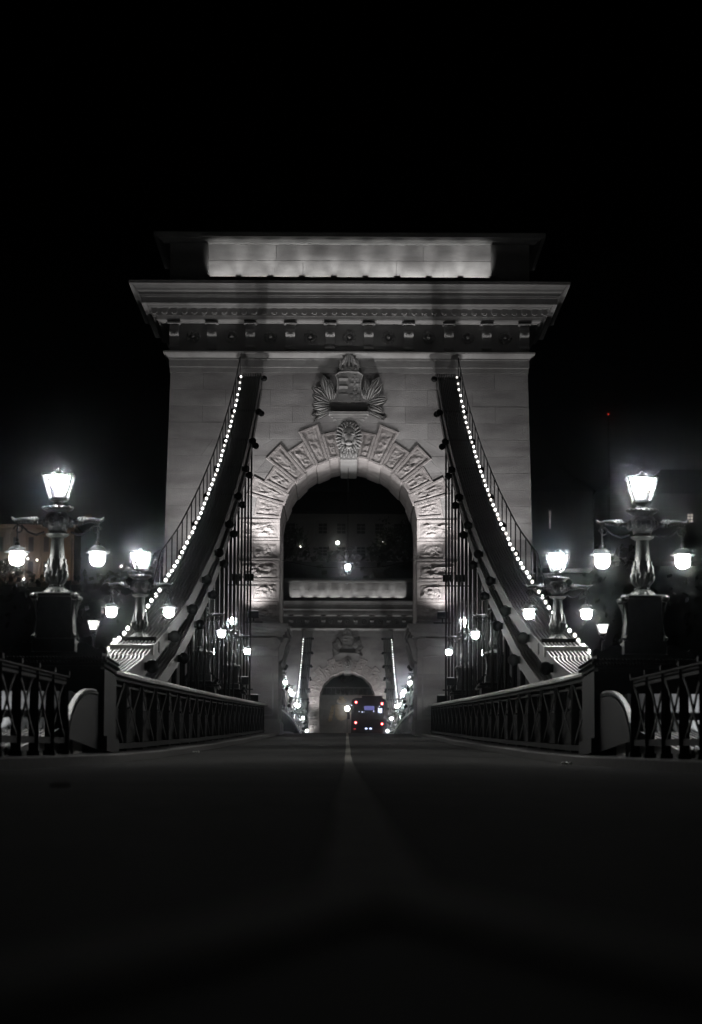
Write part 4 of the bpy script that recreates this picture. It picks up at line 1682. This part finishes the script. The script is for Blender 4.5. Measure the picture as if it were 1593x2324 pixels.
# ------------------------------------------------------------------ buildings on the hill
def windows(root, xs_, z0, z1, wd, y, ped=None, mt='dark'):
    for i, x in enumerate(xs_):
        fr = MB()
        fr.box((x, y - .06, (z0 + z1) / 2), (wd + .5, .2, z1 - z0 + .5))
        w_ = obj('window', fr, M['plaster'], root, smooth=0)
        pn = MB()
        for a in (-1, 1):
            for b in range(3):
                hh = (z1 - z0) / 3
                pn.box((x + a * wd * .25, y - .19, z0 + hh * (b + .5)), (wd * .44, .06, hh - .16))
        obj('pane', pn, M[mt], w_, smooth=0)
        if ped and i in ped:
            pd_ = MB().prism([(x - wd * 1.0, z1 + .9), (x + wd * 1.0, z1 + .9), (x, z1 + 2.0)], y - .5, y)
            obj('pediment', pd_, M['plaster'], w_, smooth=0)


HY = 620.0
p0, p1 = Wp(600, 1165, HY), Wp(990, 1165, HY)
zg = zz(1262, HY)
PB = thing('palace', 'large pale palace on the hill, dimly seen through the near arch', 'building', ((p0.x + p1.x) / 2, HY, zg - 2))
hw_ = (p1.x - p0.x) / 2
zt_ = p0.z - zg + 2
obj('wall', MB().box((0, 8, zt_ / 2), (2 * hw_, 16, zt_)), M['plaster'], PB, smooth=0)
rf_ = MB()
rf_.box((0, 8, zt_ + .2), (2 * hw_ + 1.2, 17, .5))
rf_.add([(-hw_ - .6, -.5, zt_ + .45), (hw_ + .6, -.5, zt_ + .45), (hw_ + .6, 16.5, zt_ + .45), (-hw_ - .6, 16.5, zt_ + .45), (-hw_ + 5, 8, zt_ + 6), (hw_ - 5, 8, zt_ + 6)],
        [(0, 1, 5, 4), (1, 2, 5), (2, 3, 4, 5), (3, 0, 4)])
obj('roof', rf_, M['roof'], PB, smooth=0)
obj('foundation', MB().box((0, 8, -6), (2 * hw_ + .6, 16.6, 12)), M['dim'], PB, smooth=0)
cx0 = PB.location.x
scl = HY / FPX
wx = [(px - 790) * scl - cx0 for px in (660, 733, 775, 820, 862, 905)]
windows(PB, wx, zz(1212, HY) - PB.location.z, zz(1188, HY) - PB.location.z, 2.0, 0, ped=(1,))
windows(PB, wx, zz(1262, HY) - PB.location.z, zz(1241, HY) - PB.location.z, 2.0, 0)
tr_ = MB()
tr_.box((0, -.1, zz(1180, HY) - PB.location.z), (2 * hw_, .4, .35))
tr_.box((0, -.1, zz(1229, HY) - PB.location.z), (2 * hw_, .3, .25))
tr_.tube([((712 - 790) * scl - cx0, -.15, 1), ((712 - 790) * scl - cx0, -.15, zt_ - 1.5), ((716 - 790) * scl - cx0, -.15, zt_)], .12, 6)
tr_.tube([((788 - 790) * scl - cx0, -.15, 1), ((788 - 790) * scl - cx0, -.15, zt_)], .14, 6)
obj('string_course', tr_, M['plaster'], PB, smooth=0)

# castle walls at the far left, warm stone
CY = 600.0
c0, c1 = Wp(-60, 1200, CY), Wp(168, 1203, CY)
zb_ = zz(1322, CY)
CB = thing('castle_wing', 'dim brown palace wing far left behind the biggest street lamp', 'building', ((c0.x + c1.x) / 2, CY, zb_))
hc = (c1.x - c0.x) / 2
zt_ = zz(1200, CY) - zb_
obj('wall', MB().box((0, 8, zt_ / 2), (2 * hc, 16, zt_)), M['brown'], CB, smooth=0)
for k in range(7):
    x = -hc + 1.0 + (2 * hc - 2.0) * k / 6
    ps = MB()
    ps.box((x, -.35, zt_ * .48), (.9, .7, zt_ * .96))
    ps.box((x, -.45, zt_ * .93), (1.4, .9, .5))
    obj('pilaster', ps, M['brown'], CB, smooth=0)
    if k < 6:
        xm = x + (2 * hc - 2.0) / 12
        for z0 in (.8, 6.2):
            wn = obj('window', MB().box((xm, -.05, z0 + 2.0), (1.7, .2, 4.0)), M['brown'], CB, smooth=0)
            obj('pane', MB().box((xm, -.18, z0 + 1.9), (1.1, .1, 3.2)), M['dark'], wn, smooth=0)
obj('cornice', MB().box((0, 7.6, zt_ + .2), (2 * hc + 1, 17, .7)), M['brown'], CB, smooth=0)
# raking wing of a statue or crane arm over the roof
e0, e1 = Wp(168, 1190, CY), Wp(207, 1168, CY)
bi = thing('eagle_statue', 'pale outstretched wing of a statue above the brown palace wing', 'statue', (e0.x, CY + 1, zb_ + zt_ + .5))
eb = MB()
d0 = Vector((0, 0, .2))
d1 = Vector((e1.x - e0.x, 0, e1.z - bi.location.z))
eb.tube([d0 + Vector((-1, 0, -.4)), d0.lerp(d1, .35), d0.lerp(d1, .8), d1], [.5, .7, .8, .35], 8)
eb.ball((-.8, 0, .2), (.8, .8, 1.2), 8, 6)
obj('wing', eb, M['brown'], bi, smooth=60)


def far_lamp(px, py, Y, label, m='farlamp', r=.22, group='distant lamps on the hillside'):
    p = Wp(px, py, Y)
    zg_ = max(hill_z(p.x, Y), p.z - 8)
    t = thing('hillside_lamp', label, 'lamp', (p.x, Y, zg_), group)
    h = p.z - zg_
    obj('post', MB().tube([(0, 0, 0), (0, 0, max(.1, h - r))], [.09, .05], 6), M['iron'], t)
    obj('globe', MB().ball((0, 0, h), r, 8, 6), M[m], t)
    return t


far_lamp(766, 1232, 604, 'brightest lamp in front of the palace, near the arch centre', 'farlamp_lit', .42)
far_lamp(870, 1232, 604, 'lamp beside the dark tree right of the palace windows', 'farlamp_lit', .36)
far_lamp(681, 1241, 604, 'faint lamp in the dark trees left of the palace', 'farlamp', .2)
for i, (px, py, lb) in enumerate(((3, 1299, 'distant lamp at the very left edge of the photo'), (31, 1301, 'distant lamp low under the left globe of the biggest left lamp'),
                                  (54, 1314, 'lowest distant lamp at the foot of the brown palace wing'), (59, 1258, 'distant lamp touching the left globe, upper of a cluster'),
                                  (63, 1268, 'distant lamp in the cluster right of the left globe, lower one'), (84, 1271, 'distant lamp in the middle of the brown palace wall'),
                                  (105, 1284, 'distant lamp just left of the vase of the biggest left lamp'), (275, 1285, 'left one of two distant lamps between the left street lamps'),
                                  (291, 1288, 'right one of two distant lamps between the left street lamps'), (366, 1264, 'faint distant lamp close to the left edge of the near tower'))):
    far_lamp(px, py, 588, lb, 'farlamp', .2 if i < 9 else .1)
# warm lamps that wash the palace wing
for k, x in enumerate((-77, -70, -63)):
    t = thing('wall_washer', 'ground light at the foot of the brown palace wing, %s of three' % OW[k], 'floodlight', (x, CY - 7, zb_ - 1), 'ground lights before the brown palace wing')
    obj('housing', MB().box((0, 0, .2), (.6, .4, .4)), M['iron_dark'], t, smooth=0)
    spot(t, (0, 0, .5), (x, CY, zb_ + 6), 650, 120, col=(1, .86, .74))

# dark house with one lit window, far right
p = Wp(1566, 1176, 560)
DH = thing('dark_house', 'dark house on the hill at right edge with one lit window', 'house', (p.x + 3, 560, p.z - 9))
obj('wall', MB().box((0, 5, 7), (26, 10, 14)), M['dim'], DH, smooth=0)
obj('roof', MB().prism([(-14, 14), (14, 14), (9, 19), (-9, 19)], -.6, 10.6), M['roof'], DH, smooth=0)
lw = MB()
for a in range(2):
    for b in range(3):
        lw.box((-3 + (a - .5) * .62, -.06, 9 + (b - 1) * .62), (.46, .06, .46))
wn = obj('window', MB().box((-3, -.02, 9), (1.4, .06, 2.1)), M['dark'], DH, smooth=0)
obj('pane', lw, M['litpane'], wn, smooth=0)
for x in (-10, -6.5, 1.5, 5, 8.5):
    for z in (4, 9):
        w_ = obj('window', MB().box((x, -.02, z), (1.4, .06, 2.1)), M['dim'], DH, smooth=0)
        obj('pane', MB().box((x, -.06, z), (1.1, .06, 1.8)), M['dark'], w_, smooth=0)
p = Wp(1248, 1180, 560)
SH = thing('dark_townhouse', 'dark narrow house right of the near tower with a thin lit stair window', 'house', (p.x + 2, 560, p.z - 10))
obj('wall', MB().box((0, 5, 8), (14, 10, 16)), M['dim'], SH, smooth=0)
obj('roof', MB().prism([(-7.6, 16), (7.6, 16), (0, 21)], -.5, 10.5), M['roof'], SH, smooth=0)
wn = obj('window', MB().box((-2, -.02, 10), (.7, .06, 4.4)), M['dark'], SH, smooth=0)
obj('pane', MB().box((-2, -.06, 10), (.25, .06, 3.6)), glow('dim_stair_window', (1, .9, .75), .1, False), wn, smooth=0)
# mast with a red beacon
p = Wp(1380.5, 940, 720)
MA = thing('beacon_mast', 'slim mast on the hill carrying one red warning light', 'mast', (p.x, 720, hill_z(p.x, 720)))
hm = p.z - MA.location.z
ms = MB()
for x, y in ((-.6, -.6), (.6, -.6), (.6, .6), (-.6, .6)):
    ms.bar((x * .5, y * .5, 0), (x * .2, y * .2, hm - .3), .05, .05)
for k in range(12):
    z = hm * k / 12
    ms.bar((-.3, -.3, z), (.25, -.25, z + hm / 12 - .2), .03, .03)
obj('lattice', ms, M['iron_dark'], MA, smooth=0)
obj('beacon', MB().ball((0, 0, hm), (.18, .18, .15), 8, 6), M['beacon'], MA)


# trees on the terrace
def tree(x, Y, h, wd, label, seed, n=900):
    rnd = random.Random(seed)
    z0 = hill_z(x, Y) - .4
    t = thing('hill_tree', label, 'tree', (x, Y, z0), 'dark trees on the hillside')
    tk = MB().tube([(0, 0, 0), (.1, 0, h * .3), (-.1, .1, h * .55), (.1, 0, h * .8)], [.32, .24, .15, .06], 7)
    for k in range(6):
        a = rnd.uniform(0, 2 * PI)
        zz_ = h * rnd.uniform(.3, .6)
        tk.tube([(0, 0, zz_), (math.cos(a) * wd * .3, math.sin(a) * wd * .3, zz_ + h * .12), (math.cos(a) * wd * .42, math.sin(a) * wd * .42, zz_ + h * .25)], [.12, .07, .03], 5)
    obj('trunk', tk, M['bark'], t)
    lobes = [(rnd.uniform(-.32, .32) * wd, rnd.uniform(-.32, .32) * wd, h * rnd.uniform(.38, .86), rnd.uniform(.16, .3) * wd) for _ in range(11)]
    c = MB()
    for k in range(n):
        lx, ly, lz_, lr = rnd.choice(lobes)
        d = Vector((rnd.gauss(0, 1), rnd.gauss(0, 1), rnd.gauss(0, 1))).normalized() * lr * rnd.uniform(.55, 1.05)
        p_ = Vector((lx, ly, lz_)) + d
        s_ = rnd.uniform(.2, .45)
        u = Vector((rnd.gauss(0, 1), rnd.gauss(0, 1), rnd.gauss(0, 1))).normalized()
        v = u.orthogonal().normalized()
        c.add([p_ - u * s_, p_ + v * s_ * .6, p_ + u * s_, p_ - v * s_ * .6], [(0, 1, 2, 3)])
    obj('crown', c, M['leaf'], t, smooth=0)


for px, py, Y, h, wd, lb in ((672, 1262, 606, 11, 8, 'dark tree left of the palace windows, by the faint lamp'), (896, 1262, 606, 13, 9, 'tall dark tree right of the palace windows'),
                             (868, 1262, 600, 8, 6, 'lower dark tree left of the tall one by the palace'), (930, 1262, 606, 11, 8, 'dark tree at the right edge of the arch opening'),
                             (640, 1262, 604, 10, 8, 'dark tree at the left edge of the arch opening'), (10, 1330, 590, 7, 8, 'dark bush at the foot of the brown palace wing')):
    tree((px - 790) * Y / FPX, Y, h, wd, lb, int(px))
# hillside wood: one mass of foliage below the palace
rw_ = random.Random(5)
wd_ = MB()
for k in range(5200):
    x = rw_.uniform(-110, 110)
    Y = rw_.uniform(500, 590)
    z = hill_z(x, Y) + rw_.uniform(0, 3.2)
    s_ = rw_.uniform(.5, 1.2)
    u = Vector((rw_.gauss(0, 1), rw_.gauss(0, 1), rw_.gauss(0, 1))).normalized()
    v = u.orthogonal().normalized()
    p_ = Vector((x, Y, z))
    wd_.add([p_ - u * s_, p_ + v * s_ * .7, p_ + u * s_, p_ - v * s_ * .7], [(0, 1, 2, 3)])
tag(obj('hillside_undergrowth', wd_, M['leaf'], smooth=0), 'dark undergrowth covering the hillside', None, None, 'stuff')

# ------------------------------------------------------------------ thin haze added to imitate lens bloom round the lamps
if BLOOM_HAZE:
    hzb = MB().box((0, 2700, 52), (6200, 7000, 138))
    hm_ = bpy.data.materials.new('bloom_haze')
    hm_.use_nodes = True
    n = hm_.node_tree
    n.nodes.clear()
    vo = n.nodes.new('ShaderNodeVolumePrincipled')
    vo.inputs['Color'].default_value = (.86, .93, 1.0, 1)
    vo.inputs['Density'].default_value = BLOOM_HAZE
    vo.inputs['Anisotropy'].default_value = 0.9965
    oo = n.nodes.new('ShaderNodeOutputMaterial')
    n.links.new(vo.outputs[0], oo.inputs['Volume'])
    tag(obj('bloom_haze_box', hzb, hm_, smooth=0), None, None, None, 'stuff')
